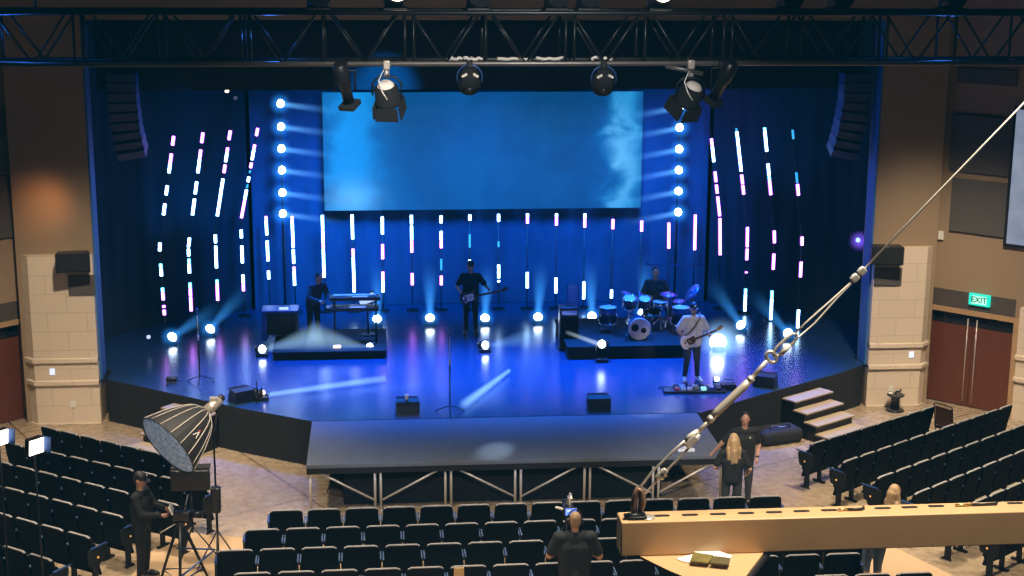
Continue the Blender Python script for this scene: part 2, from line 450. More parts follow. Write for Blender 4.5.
    for s in 'LR':
        if sleeve == 'short':
            e = J['sh'+s].lerp(J['el'+s], .72); mb.caps(J['sh'+s], e, .052*w+g*.8, .052*w+g*.9)
        else:
            mb.caps(J['sh'+s], J['el'+s], .052*w+g*.7, .044*w+g*.7); mb.caps(J['el'+s], J['el'+s].lerp(J['wr'+s], .95), .044*w+g*.7, .034+g*.4)
    link('shirt', remesh(mb, .018, 3), top, body)
    mb = MB()
    for s in 'LR':
        mb.caps(J['pelvis']+V((.05 if s == 'L' else -.05, 0, 0)), J['hip'+s], .115*w, .105*w)
        mb.caps(J['hip'+s], J['kn'+s], .098*w, .070*w); mb.caps(J['kn'+s], J['an'+s]+V((0, 0, .01)), .068*w, .052)
    link('trousers', remesh(mb, .018, 3), legs, body)
    for s in 'LR':
        mb = MB(); a, t_ = J['an'+s], J['to'+s]
        mb.caps(a-V((0, 0, .02)), a+V((0, 0, .02)), .050, .048); mb.caps(a+(a-t_).normalized()*.02-V((0, 0, .03)), t_, .045, .042); mb.caps(a.lerp(t_, .5)+V((0, 0, .01)), t_, .045, .038)
        link('shoe', remesh(mb, .012, 2), shoes, body)
    # --- hair and headwear
    if hair_kind != 'none':
        mb = MB()
        mb.ball(H(0, .028, .045), .1, (.84, .95, .98), HR); mb.ball(H(0, .05, -.005), .085, (.93, .8, 1.0), HR)
        if hair_kind == 'long':
            mb.caps(H(0, .07, 0), H(0, .105, -.16), .085, .07); mb.caps(H(0, .105, -.16), H(0, .11, -.36), .075, .05)
            for s in (-1, 1): mb.caps(H(s*.06, .035, .02), H(s*.095, .035, -.16), .045, .045); mb.caps(H(s*.09, .06, -.14), H(s*.10, .095, -.33), .05, .022); mb.caps(H(s*.04, .11, -.10), H(s*.045, .125, -.40), .04, .018)
        link('hair', remesh(mb, .012, 2), hair, body)
    if beard:
        mb = MB(); mb.ball(H(0, -.048, -.082), .058, (.95, .75, .8), HR); link('beard', remesh(mb, .012, 1), beard, body)
    if cap:
        mb = MB(); mb.ball(H(0, .012, .055), .104, (.86, 1.02, .82), HR)
        cp_ = MB(); cm = remesh(mb, .012, 1)
        link('cap', cm, cap, body)
        mb = MB()
        n_ = 9; row = []
        for k in range(n_):
            a = -pi/2+pi*k/(n_-1)
            row.append((sin(a)*.078, -cos(a)*.085-.078))
        mb.prism([(x, y) for x, y in row], 0, .008)
        bmesh.ops.transform(mb.bm, matrix=Matrix.Translation(H(0, 0, .052)) @ (HR @ Matrix.Rotation(.15, 3, 'X')).to_4x4(), verts=mb.bm.verts)
        mb.build('cap_brim', cap, body)
        if cap_logo:
            MB().ball(H(*(cap_logo)), .022, (1, 1, .8), u=8, v=6).build('cap_badge', 'white_plastic', body)
    if phones:
        mb = MB(); mb.tube([H(.098*cos(a), .01, .03+.132*sin(a)) for a in [pi*k/12 for k in range(13)]], .011); mb.build('headset_band', 'black_plastic', body)
        for s in (-1, 1): MB().cyl(H(s*.078, .01, 0), H(s*.115, .01, 0), .042, seg=16).build('headset_cup', 'black_plastic', body)
    if chest_logo: MB().ball(J['chest']+V((.06, -.128*w-g, .08)), .016, (1, .35, 1), u=8, v=6).build('shirt_badge', 'white_plastic', body)
    if watch:
        d = (J['wrL']-J['elL']).normalized(); c = J['wrL']-d*.035; MB().cyl(c-d*.012, c+d*.012, .035, seg=14).build('wristwatch', 'black_metal', body)
    return body

gp = B(690, 381, 29.5); gp.z = SZ
GUIT = V((3.84, 29.45, SZ))
person('guitarist in pale grey tee, dark jeans and black cap playing on stage', GUIT, radians(6), dict(
    elR=(-.33, .05, 1.16), wrR=(-.22, -.19, 1.02), elL=(.34, .0, 1.14), wrL=(.30, -.25, 1.12), knR=(-.12, -.01, .5), anR=(-.15, .02, .085), toR=(-.2, -.15, .035), anL=(.14, .02, .085), toL=(.17, -.16, .035)),
    scale=.92, top='cloth_tee', legs='cloth_charcoal', shoes='shoe_white', cap='cap_black', cap_logo=(0, -.085, .085), beard='hair_brown', hair='hair_brown', loose=.012, curlL=1.1, curlR=.8, headpitch=.1, build=1.08)
# the man and the woman talking by the deck
person('man in black tee and black trousers leaning one hand on the portable deck', (3.79, 24.70, 0), radians(4), dict(
    elR=(-.37, .10, 1.20), wrR=(-.50, .20, .99), elL=(.30, .07, 1.14), wrL=(.22, -.10, .93)),
    scale=.97, top='cloth_slate', legs='cloth_charcoal', hair='hair_dark', headpitch=.15, headyaw=-.25, chest_logo=True, watch=True, build=1.08, curlR=.1)
person('woman with long blond hair in black tee, seen from behind beside the portable deck', (3.36, 23.72, 0), radians(172), dict(
    elL=(.31, .02, 1.15), wrL=(.27, -.21, 1.06), elR=(-.31, .05, 1.14), wrR=(-.30, -.16, 1.0)),
    scale=.94, top='cloth_slate', legs='cloth_charcoal', hair='hair_blond', hair_kind='long', build=.95, headyaw=.15)
# camera operator among the seats
person('camera operator in dark polo with headset, seen from behind among the centre seats', (.20, 19.98, 0), radians(178), dict(shL=(.225, .005, 1.42), shR=(-.225, .005, 1.42),
    elL=(.35, -.02, 1.14), wrL=(.17, -.28, 1.12), elR=(-.35, -.02, 1.12), wrR=(-.26, -.27, 1.06)),
    scale=1.03, top='cloth_slate', legs='cloth_charcoal', hair='hair_brown', hair_kind='short', phones=True, build=1.22, curlL=1, curlR=1)
# the man with the dolly camera
person('man in black cap and black long-sleeved top working a camera beneath the softbox', (-6.22, 22.35, 0), radians(75), dict(
    elL=(.24, -.12, 1.18), wrL=(.12, -.36, 1.16), elR=(-.24, -.10, 1.17), wrR=(-.10, -.37, 1.13)),
    scale=.98, top='cloth_black', sleeve='long', legs='cloth_black', cap='cap_black', cap_logo=(.07, -.05, .07), headpitch=.35, build=1.05, curlL=.9, curlR=.9)
person('blond woman in dark jacket and jeans standing behind the tan beam', (5.16, 20.85, 0), pi, dict(pelvis=(.26, 0, .95), chest=(.12, 0, 1.27), hipL=(.355, 0, .92), hipR=(.165, 0, .92), knL=(.38, -.03, .5), knR=(.20, -.03, .5), anL=(.40, .02, .085), anR=(.20, .02, .085), toL=(.42, -.16, .035), toR=(.18, -.16, .035), shL=(.23, .005, 1.40), shR=(-.14, .005, 1.43),
    elL=(.34, -.02, 1.13), wrL=(.33, -.16, .95), elR=(-.18, -.04, 1.14), wrR=(-.10, -.2, .98), neck0=(.03, .01, 1.45)),
    scale=1.0, top='cloth_slate', sleeve='long', legs='denim', hair='hair_blond', hair_kind='long', headyaw=-1.0)
# band members upstage
kp = B(320, 340, 33.0)
person('keyboard player in dark clothes bent over the keyboards', (-3.98, 32.65, SZ+.18), radians(40), dict(chest=(0, -.10, 1.20), neck0=(0, -.19, 1.35), neck1=(0, -.235, 1.44), head=(0, -.27, 1.53), shL=(.185, -.18, 1.33), shR=(-.185, -.18, 1.33),
    elR=(-.27, -.22, 1.07), wrR=(-.16, -.44, 1.02), elL=(.27, -.22, 1.07), wrL=(.16, -.44, 1.02)),
    scale=.93, top='cloth_charcoal', sleeve='long', legs='cloth_black', headpitch=.35, curlL=.4, curlR=.4)
person('dim bassist in dark clothes and cap at the back of the stage', (-.45, 33.5, SZ), radians(-4), dict(
    elR=(-.33, .04, 1.16), wrR=(-.20, -.20, 1.03), elL=(.36, .02, 1.17), wrL=(.42, -.22, 1.16)),
    scale=.96, top='cloth_black', legs='cloth_black', cap='cap_black', curlL=1, curlR=.8)
person('drummer in dark tee seated behind the drum kit', (3.80, 33.5, SZ+.28-.56), radians(-3), dict(
    hipL=(.1, 0, .92), knL=(.26, -.42, .92), anL=(.27, -.40, .64), toL=(.29, -.58, .59), hipR=(-.1, 0, .92), knR=(-.26, -.42, .92), anR=(-.27, -.40, .64), toR=(-.29, -.58, .59),
    elL=(.30, -.10, 1.16), wrL=(.22, -.36, 1.16), elR=(-.30, -.10, 1.16), wrR=(-.20, -.36, 1.18)),
    scale=1.0, top='cloth_charcoal', legs='cloth_black', curlL=1.2, curlR=1.2, build=1.1)

# ------------------------------------------------------------------ the hall
YW = 30.4
XL, XR = -8.23, 7.82           # proscenium opening
HZ = 8.15                      # underside of the header
CEIL = 11.2
struct('floor', MB().box((0, 13.7, -.06), (40, 44, .12)), 'concrete', None, 'polished tan concrete floor of the hall', 'floor')
cp = MB().prism([(-6.1, 24.25), (-5.2, 23.98), (-2.5, 23.2), (2.5, 23.1), (5.75, 22.9), (7.6, 18.9), (8.5, 14), (-8, 14)], .004, .012)
m_carpet = mat('tan_carpet', (.46, .33, .20), .95, noise=.10, scale=60, bump=.1)
struct('floor_carpet', cp, m_carpet, None, 'smooth tan carpet under the centre block of seats', 'carpet')
struct('ceiling', MB().box((0, 13.7, CEIL+.1), (40, 44, .2)), 'black_matte', None, 'black ceiling high over the hall', 'ceiling')
mb = MB(); mb.box(((XL-9.75)/2, YW+.3, CEIL/2), (9.75+XL, .6, CEIL))
struct('wall_left', mb, ['wall_brown'], None, 'brown plaster wall beside the stage opening, over the cream pier near the softbox', 'wall')
mb = MB(); mb.box(((XR+9.2)/2, YW+.3, CEIL/2), (9.2-XR, .6, CEIL))
struct('wall_right', mb, ['wall_brown'], None, 'brown plaster wall beside the stage opening, over the cream pier near the exit doors', 'wall')
mb = MB(); mb.box(((XL+XR)/2, YW+.3, (HZ+CEIL)/2), (XR-XL, .6, CEIL-HZ))
struct('wall_header', mb, ['wall_brown'], None, 'brown wall strip over the stage opening, behind the truss', 'wall')
# returns of the opening, blue stage light put into their colour
for nm, x, lb in (('trim_1', XL+.02, 'edge of the stage opening tinted with blue light, by the softbox pier'), ('trim_2', XR-.02, 'edge of the stage opening tinted with blue light, by the exit pier')):
    struct(nm, MB().box((x, YW+.21, SZ+(HZ-SZ)/2), (.04, .46, HZ-SZ)), 'wall_blue_light', None, lb, 'trim')
# black stage house
struct('wall_back', MB().box((0, 38.2, 5), (20, .2, 10)), 'black_matte', None, 'black rear wall of the stage house', 'wall')
for nm, x in (('wall_wing_left', -9.9), ('wall_wing_right', 9.9)):
    struct(nm, MB().box((x, 34.6, 5), (.2, 7.2, 10)), 'black_matte', None, 'black wall of the stage wing ' + ('beyond the line of four tall strips by the softbox pier' if x < 0 else 'beyond the line of four tall strips by the exit pier'), 'wall')
struct('ceiling_stage', MB().box((0, 34.6, 9.9), (20, 7.4, .2)), 'black_matte', None, 'black roof of the stage house', 'ceiling')
struct('trim_9', MB().box(((XL+XR)/2, YW+1.2, (HZ+6.82)/2), (XR-XL-.1, .12, HZ-6.82+.3)), 'black_matte', None, 'black border drape hanging under the header over the stage', 'border')
# cream block piers with two mouldings
def pier(nm, x0, x1, zt, chs, lb):
    mb = MB()
    y0 = YW-.16
    def outl(o):
        if chs < 0: return [(x0-o, YW+.1), (x0-o, y0+.22-o*.4), (x0+.22-o*.4, y0-o), (x1, y0-o), (x1, YW+.1)]
        return [(x0, YW+.1), (x0, y0-o), (x1-.22+o*.4, y0-o), (x1+o, y0+.22-o*.4), (x1+o, YW+.1)]
    mb.prism(outl(0), 0, zt)
    for z in (.80+.02, 1.27+.02): mb.prism(outl(.045), z, z+.11, bev=.02)
    mb.prism(outl(.03), 0, .02)
    return struct(nm, mb, 'block', None, lb, 'pier')
pier('wall_pier_left', -9.72, XL-.002, 3.52, -1, 'cream block pier with two mouldings near the softbox')
pier('wall_pier_right', XR+.002, 9.18, 3.46, 1, 'cream block pier with two mouldings near the exit sign')
for x, z, m, nm, lb in ((-9.15, 1.12, 'lcd_white', 'wall_switch', 'small pale wall switch on the pier near the softbox'), (8.75, 1.14, 'lcd_white', 'wall_switch', 'small pale wall switch on the pier near the exit doors'),
                    (-8.78, .42, 'white_plastic', 'wall_outlet', 'cream outlet low on the pier near the softbox'), (8.35, .40, 'white_plastic', 'wall_outlet', 'cream outlet low on the pier above the cable spool')):
    o = MB().box((x, YW-.17, z), (.10, .012, .13), bev=.003).build(nm, m); tag(o, lb, 'switch' if 'switch' in nm else 'outlet', kind='thing')
# grey acoustic squares low on the piers, and wall speakers above them
for x0, x1, z0, z1, lb in ((-8.72, -8.2, 2.72, 3.12, 'small grey acoustic square under the speaker near the softbox pier'), (7.84, 8.42, 2.67, 3.04, 'small grey acoustic square under the speaker near the exit pier')):
    o = MB().box(((x0+x1)/2, YW-.185, (z0+z1)/2), (x1-x0, .04, z1-z0), bev=.006).build('acoustic_square', 'panel_grey'); tag(o, lb, 'acoustic panel', kind='thing')
def wall_speaker(p, rz, lb):
    t = thing('wall_speaker', lb, 'speaker', p, rz)
    mb = MB(); mb.prism([(-.30, .16), (-.33, -.16), (.33, -.16), (.30, .16)], -.19, .19, bev=.01)
    mb.build('cabinet', 'black_plastic', t)
    MB().box((0, -.168, 0), (.6, .012, .33), bev=.004).build('grille', 'black_matte', t)
    mb = MB(); mb.box((0, .2, 0), (.1, .1, .14)); mb.box((0, .245, 0), (.2, .02, .22)); mb.build('mount_bracket', 'black_metal', t)
wall_speaker((-8.55, YW-.42, 3.45), radians(8), 'black wall speaker on the pier near the softbox')
wall_speaker((7.98, YW-.42, 3.38), radians(-8), 'black wall speaker on the pier near the exit sign')
# angled walls with doors: local frame, origin at the pier corner, u along the wall toward the house
def wall_frame(side):
    o = V((-9.72, 30.74, 0)) if side < 0 else V((9.18, 30.74, 0))
    u = V((-.7071, -.7071, 0)) if side < 0 else V((.7071, -.7071, 0))
    n = V((.7071, -.7071, 0)) if side < 0 else V((-.7071, -.7071, 0))
    return o, u, n
def wall_rot(side):            # local x = along wall (left to right seen from the hall), local -y faces the hall
    return radians(45) if side < 0 else radians(-45)
def onwall(side, x, y, off=0):
    o, u, n = wall_frame(side); d = ray(x, y); o = o+n*off
    t = (o-CAM).dot(n)/d.dot(n); return CAM+d*t
def ulz(side, x, y, off=0):
    p = onwall(side, x, y, off); o, u, n = wall_frame(side); return (p-o).dot(u), p.z
def place_on(side, u, z, off):
    o, uu, n = wall_frame(side); p = o+uu*u+n*off; p.z = z; return p
for side, nm in ((-1, 'wall_angled_left'), (1, 'wall_angled_right')):
    o, u, n = wall_frame(side)
    sgn = -1 if side < 0 else 1
    def lb(x, y, z): return (sgn*x, y, z)
    mb = MB()
    # above the door band and beside the doorway
    D0, D1, DH, BH = .13, (1.80 if side < 0 else 1.97), 2.04, 2.52
    for (a, b, z0, z1) in ((0, 5, BH, CEIL), (D1, 5, 0, BH), (0, D0, 0, BH)):
        mb.box((sgn*(a+b)/2, .15, (z0+z1)/2), (b-a, .3, z1-z0))
    ob = struct(nm, mb, 'wall_brown', None, 'brown angled side wall above the double doors ' + ('near the softbox' if side < 0 else 'under the exit sign'), 'wall')
    ob.location = o; ob.rotation_euler = (0, 0, wall_rot(side))
    # dark timber band
    mb = MB(); mb.box((sgn*2.5, .05, (DH+.10+BH)/2), (5, .09, BH-DH-.10))
    ob = struct('trim_%d' % (3 if side < 0 else 4), mb, 'band_wood', None, 'dark timber band over the double doors ' + ('near the softbox' if side < 0 else 'behind the exit sign'), 'trim')
    ob.location = o; ob.rotation_euler = (0, 0, wall_rot(side))
    # doorway
    dr = bpy.data.objects.new('door_%d' % (1 if side < 0 else 2), None); COL.objects.link(dr)
    dr.location = o; dr.rotation_euler = (0, 0, wall_rot(side)); dr['kind'] = 'structure'
    dr['label'] = 'dark red-brown double doors in a light wood frame ' + ('beside the softbox pier' if side < 0 else 'under the exit sign'); dr['category'] = 'door'
    mb = MB()
    mb.box((sgn*(D0-.06), .06, (DH+.1)/2), (.12, .22, DH+.1)); mb.box((sgn*(D1+.06), .06, (DH+.1)/2), (.12, .22, DH+.1)); mb.box((sgn*(D0+D1)/2, .06, DH+.05), (D1-D0, .22, .10))
    mb.build('door_frame', 'trim_wood', dr)
    mid = (D0+D1)/2
    for k, (a, b) in enumerate(((D0+.005, mid-.004), (mid+.004, D1-.005))):
        MB().box((sgn*(a+b)/2, .12, (DH-.28)/2+.01), (b-a, .06, DH-.30), bev=.004).build('door_leaf', 'door', dr)
        mb = MB(); hx = mid-.10 if k == 0 else mid+.10
        mb.cyl((sgn*hx, .05, .12), (sgn*hx, .05, DH-.10), .014); mb.cyl((sgn*hx, .05, .3), (sgn*hx, .1, .3), .01); mb.cyl((sgn*hx, .05, 1.5), (sgn*hx, .1, 1.5), .01)
        mb.build('pull_bar', 'galv', dr)
        MB().box((sgn*(a+b)/2, .12, DH-.135), (b-a, .05, .26)).build('transom', 'glass_dark', dr)
        MB().box((sgn*((a+b)/2), .07, DH-.09), (.3, .05, .06), bev=.01).build('door_closer', 'black_metal', dr)
    # next cream pier outward
    mb = MB(); mb.box((sgn*2.78, -.03, 1.2), (1.35, .16, 2.4))
    for z in (.82, 1.29): mb.box((sgn*2.78, -.06, z+.055), (1.4, .2, .11), bev=.02)
    ob = struct('wall_pier_far_' + ('left' if side < 0 else 'right'), mb, 'block', None, 'cream block pier on the house side of the double doors ' + ('by the softbox' if side < 0 else 'under the exit sign'), 'pier')
    ob.location = o; ob.rotation_euler = (0, 0, wall_rot(side))
# exit sign
u_, z_ = ulz(1, 978.5, 300.5, .1)
t = thing('exit_sign', 'green lit exit sign over the dark double doors', 'exit sign', place_on(1, u_, z_, .04), radians(-45))
MB().box((0, 0, 0), (.46, .07, .25), bev=.012).build('housing', 'exit_teal', t)
MB().box((0, -.038, 0), (.33, .006, .17)).build('face', 'exit_face', t)
fc = bpy.data.curves.new('exit_text', 'FONT'); fc.body = 'EXIT'; fc.size = .17; fc.align_x = 'CENTER'; fc.align_y = 'CENTER'; fc.extrude = .003; fc.offset = .003
fo = bpy.data.objects.new('lettering', fc); COL.objects.link(fo); fo.parent = t; fo.location = (0, -.044, 0); fo.rotation_euler = (pi/2, 0, 0)
bpy.context.view_layer.update()
_m = bpy.data.meshes.new_from_object(fo.evaluated_get(bpy.context.evaluated_depsgraph_get())); bpy.data.objects.remove(fo); bpy.data.curves.remove(fc)
_m.materials.clear(); fo = link('lettering', _m, 'exit_text', t, (0, -.044, 0), (pi/2, 0, 0))
# acoustic panels, white box, projection screen on the right angled wall
def wall_rect(side, px, nm, m, lb, cat, th=.06):
    us = [ulz(side, *p, .03) for p in px]
    u0, u1 = min(a for a, _ in us), max(a for a, _ in us)
    if len(px) == 2: (ua, za), (ub, zb) = us; z0, z1 = min(za, zb), max(za, zb)
    else: z0, z1 = (us[2][1]+us[3][1])/2, (us[0][1]+us[1][1])/2
    o = MB().box((0, 0, 0), (u1-u0, th, z1-z0), bev=.008).build(nm, m)
    o.location = place_on(side, (u0+u1)/2, (z0+z1)/2, th/2+.006); o.rotation_euler = (0, 0, wall_rot(side))
    return tag(o, lb, cat, kind='thing')
wall_rect(1, [(953, 115), (1013, 117), (1011, 175), (951, 172)], 'sound_absorber', 'panel_grey', 'dark grey acoustic panel, middle one beside the projection screen', 'acoustic panel')
wall_rect(1, [(953, 178), (1009, 183), (1007, 237), (950, 231)], 'sound_absorber', 'panel_grey', 'dark grey acoustic panel, lowest one beside the projection screen', 'acoustic panel')
wall_rect(1, [(958, 68), (1017, 70), (1017, 86), (958, 83)], 'sound_absorber', 'panel_grey', 'dark grey acoustic panel just under the truss, highest one beside the projection screen', 'acoustic panel')
wall_rect(-1, [(-40, 118), (9, 115), (9, 173), (-40, 176)], 'sound_absorber', 'panel_grey', 'dark grey acoustic panel, upper one at the left edge above the softbox door', 'acoustic panel')
wall_rect(-1, [(-40, 180), (9, 176), (9, 239), (-40, 243)], 'sound_absorber', 'panel_grey', 'dark grey acoustic panel, lower one at the left edge above the softbox door', 'acoustic panel')
wall_rect(1, [(939, 231), (943.5, 231), (943.5, 239.5), (939, 239.5)], 'wall_sensor', 'white_plastic', 'small white box on the wall below the acoustic panels', 'sensor')
(u0, zt), (_, zb) = ulz(1, 1006, 105, .1), ulz(1, 1008, 247, .1)
u0 += .16
t = thing('projection_screen_frame', 'pale lit projection screen with black frame at the right edge', 'screen', place_on(1, u0+1.5, (zt+zb)/2, .06), radians(-45))
MB().box((0, .0, 0), (3.0, .06, zt-zb), bev=.01).build('border', 'black_plastic', t)
m_ps, nt, p = nodes('projected_picture')
tc = nt.nodes.new('ShaderNodeTexCoord'); nz = nt.nodes.new('ShaderNodeTexNoise'); nz.inputs['Scale'].default_value = 2
rp = nt.nodes.new('ShaderNodeValToRGB'); rp.color_ramp.elements[0].color = (.10, .14, .24, 1); rp.color_ramp.elements[1].color = (.32, .36, .44, 1)
nt.links.new(tc.outputs['Object'], nz.inputs[0]); nt.links.new(nz.outputs[0], rp.inputs[0]); nt.links.new(rp.outputs[0], p.inputs['Emission Color']); p.inputs['Emission Strength'].default_value = 1; p.inputs['Base Color'].default_value = (.05, .05, .05, 1)
MT['projected'] = m_ps
MB().box((0, -.034, 0), (2.86, .008, zt-zb-.14)).build('image_surface', 'projected', t)

# ------------------------------------------------------------------ stage
mb = MB()
out = [(-8.1, 30.38), (-6.475, 29.157), (-5.22, 28.215), (-3.82, 27.31), (3.6, 27.31), (5.0, 28.347), (7.0, 29.74), (7.75, 30.36), (7.75, 31.1), (9.75, 31.1), (9.75, 38), (-9.75, 38), (-9.75, 31.1), (-8.1, 31.1)]
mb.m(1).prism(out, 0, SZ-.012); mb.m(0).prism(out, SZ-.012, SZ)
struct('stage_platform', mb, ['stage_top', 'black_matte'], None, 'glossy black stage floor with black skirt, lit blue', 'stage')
# portable deck
DY0, DX = 24.86, -.15
t = thing('portable_stage_deck', 'blue-grey portable stage deck on aluminium legs before the stage', 'stage deck', (DX, DY0, 0))
W_, Dp = 7.32, 2.42
MB().box((0, Dp/2, SZ-.035), (W_, Dp, .07), bev=.006).build('deck_top', 'deck_top', t)
MB().box((0, .012, SZ-.12), (W_, .03, .10)).build('front_fascia', 'black_matte', t)
xs = [-3.60, -2.44, -1.22, 0, 1.22, 2.44, 3.60]
for i, x in enumerate(xs):
    for dx in ((0,) if i in (0, 6) else (-.05, .05)):
        for y in (.06, Dp-.08):
            if y > 1 and dx > 0: continue
            mb = MB(); mb.cyl((x+dx, y, 0), (x+dx, y, SZ-.07), .024, seg=10); mb.cyl((x+dx, y, 0), (x+dx, y, .03), .04); mb.cyl((x+dx, y, SZ-.2), (x+dx, y, SZ-.08), .03)
            mb.build('leg', 'alu', t)
for x0, x1, hi0 in ((-3.55, -2.5, 1), (-2.36, -1.28, 0), (-1.15, -.07, 1), (.07, 1.15, 0), (1.28, 2.36, 1), (2.5, 3.55, 0)):
    a, b = (SZ-.10, .22) if hi0 else (.22, SZ-.10)
    MB().tube([(x0, .04, a), (x1, .04, b)], .019).build('brace', 'alu', t)
MB().box((-.22, .42, SZ/2-.05), (5.65, .03, SZ-.12)).build('skirt_panel', 'black_matte', t)
tt = [(-3.5, 1.2, .5), (-3.2, 1.35, .3), (-2.9, .8, .02)]
for k in (0, 1, 2):
    MB().tube([(-3.15, 1.2, .45), (-3.15+.42*cos(k*2.1), 1.2+.42*sin(k*2.1)*.8, .75 if k == 1 else .05)], .012).build('under_stand_leg', 'black_metal', t)
MB().tube([(3.35, 1.2, .8), (2.95, 1.25, .03)], .012).build('under_stand_leg', 'black_metal', t)

def steps(nm, P0, ux, lb):
    # P0: upper stage-side corner of the top tread, ux: direction along the stage edge
    ux = V(ux).normalized(); dn = V((ux.y, -ux.x, 0)) if ux.x*ux.y > 0 else V((-ux.y, ux.x, 0))
    if dn.y > 0: dn = -dn
    t = thing('stage_steps', lb, 'stairs', (P0[0], P0[1], 0), atan2(ux.y, ux.x))
    s = 1.17
    # local: x along edge, y negative = away from the stage
    for k in range(4):
        z = SZ-.18*(k+1); y = -.29*k
        MB().box((s/2, y-.17, z-.018), (s, .36, .036), bev=.006).build('tread', 'tread', t)
        MB().box((s/2, y-.15, (z-.04)/2), (s-.04, .28, z-.04)).build('riser_block', 'tread_dark', t)
    return t
steps('r', (5.56, 28.70), (.945, .644), 'black stage steps with four pale wooden treads, by the exit pier')
steps('l', (-6.62, 29.22), (.79, -.595), 'black stage steps with pale wooden treads behind the softbox')

# ------------------------------------------------------------------ upstage drape, LED wall
prof = [(-9.5, 31.6), (-9.0, 33.1), (-8.15, 34.4), (-7.0, 35.4), (-5.7, 36.1), (-4.3, 36.45), (-2.5, 36.5), (2.6, 36.5), (4.4, 36.45), (5.8, 36.1), (7.1, 35.4), (8.2, 34.4), (9.05, 33.1), (9.5, 31.6)]
pts = []
for (a, b), (c, d) in zip(prof, prof[1:]):
    L_ = hypot(c-a, d-b); n_ = max(2, int(L_/.09))
    for i in range(n_): pts.append((a+(c-a)*i/n_, b+(d-b)*i/n_))
pts.append(prof[-1])
def drape(sel, m, lb):
    mb = MB(); cols = []
    for i, (x, y) in enumerate(pts):
        if not sel(x): continue
        off = .035*sin(i*pi/2.5)
        cols.append([mb.bm.verts.new((x, y+off, z)) for z in (SZ+.01, 4, 9.3)])
    for a, b in zip(cols, cols[1:]):
        for k in range(2):
            f = mb.bm.faces.new((a[k], b[k], b[k+1], a[k+1])); f.smooth = True
    return tag(mb.build('stage_drape', m), lb, 'curtain', kind='thing')
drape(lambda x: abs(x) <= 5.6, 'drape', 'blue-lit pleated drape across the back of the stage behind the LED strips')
drape(lambda x: x < -5.55, 'drape_side_shade', 'pleated side drape with painted shade behind the tall strips near the softbox')  # ends of the drape get a darker colour for light fall-off
drape(lambda x: x > 5.55, 'drape_side_shade', 'pleated side drape with painted shade behind the tall strips near the exit sign')
tl, br = B(322, 92.5, 36.0), B(640.5, 207.5, 36.0)
sw, sh = br.x-tl.x, tl.z-br.z
t = thing('video_wall', 'wide blue video wall with drifting smoke above the stage', 'screen', ((tl.x+br.x)/2, 36.0, (tl.z+br.z)/2))
MT['screen'] = screen_mat(sw, sh)
MB().box((0, -.005, 0), (sw, .01, sh)).build('picture', 'screen', t)
MB().box((0, .05, 0), (sw-.02, .09, sh-.02)).build('cabinet_frame', 'black_metal', t)
for x in (-sw/2+.4, 0, sw/2-.4): MB().tube([(x, .05, sh/2-.03), (x, .05, 9.8-(tl.z+br.z)/2)], .012).build('hanging_cable', 'black_metal', t)

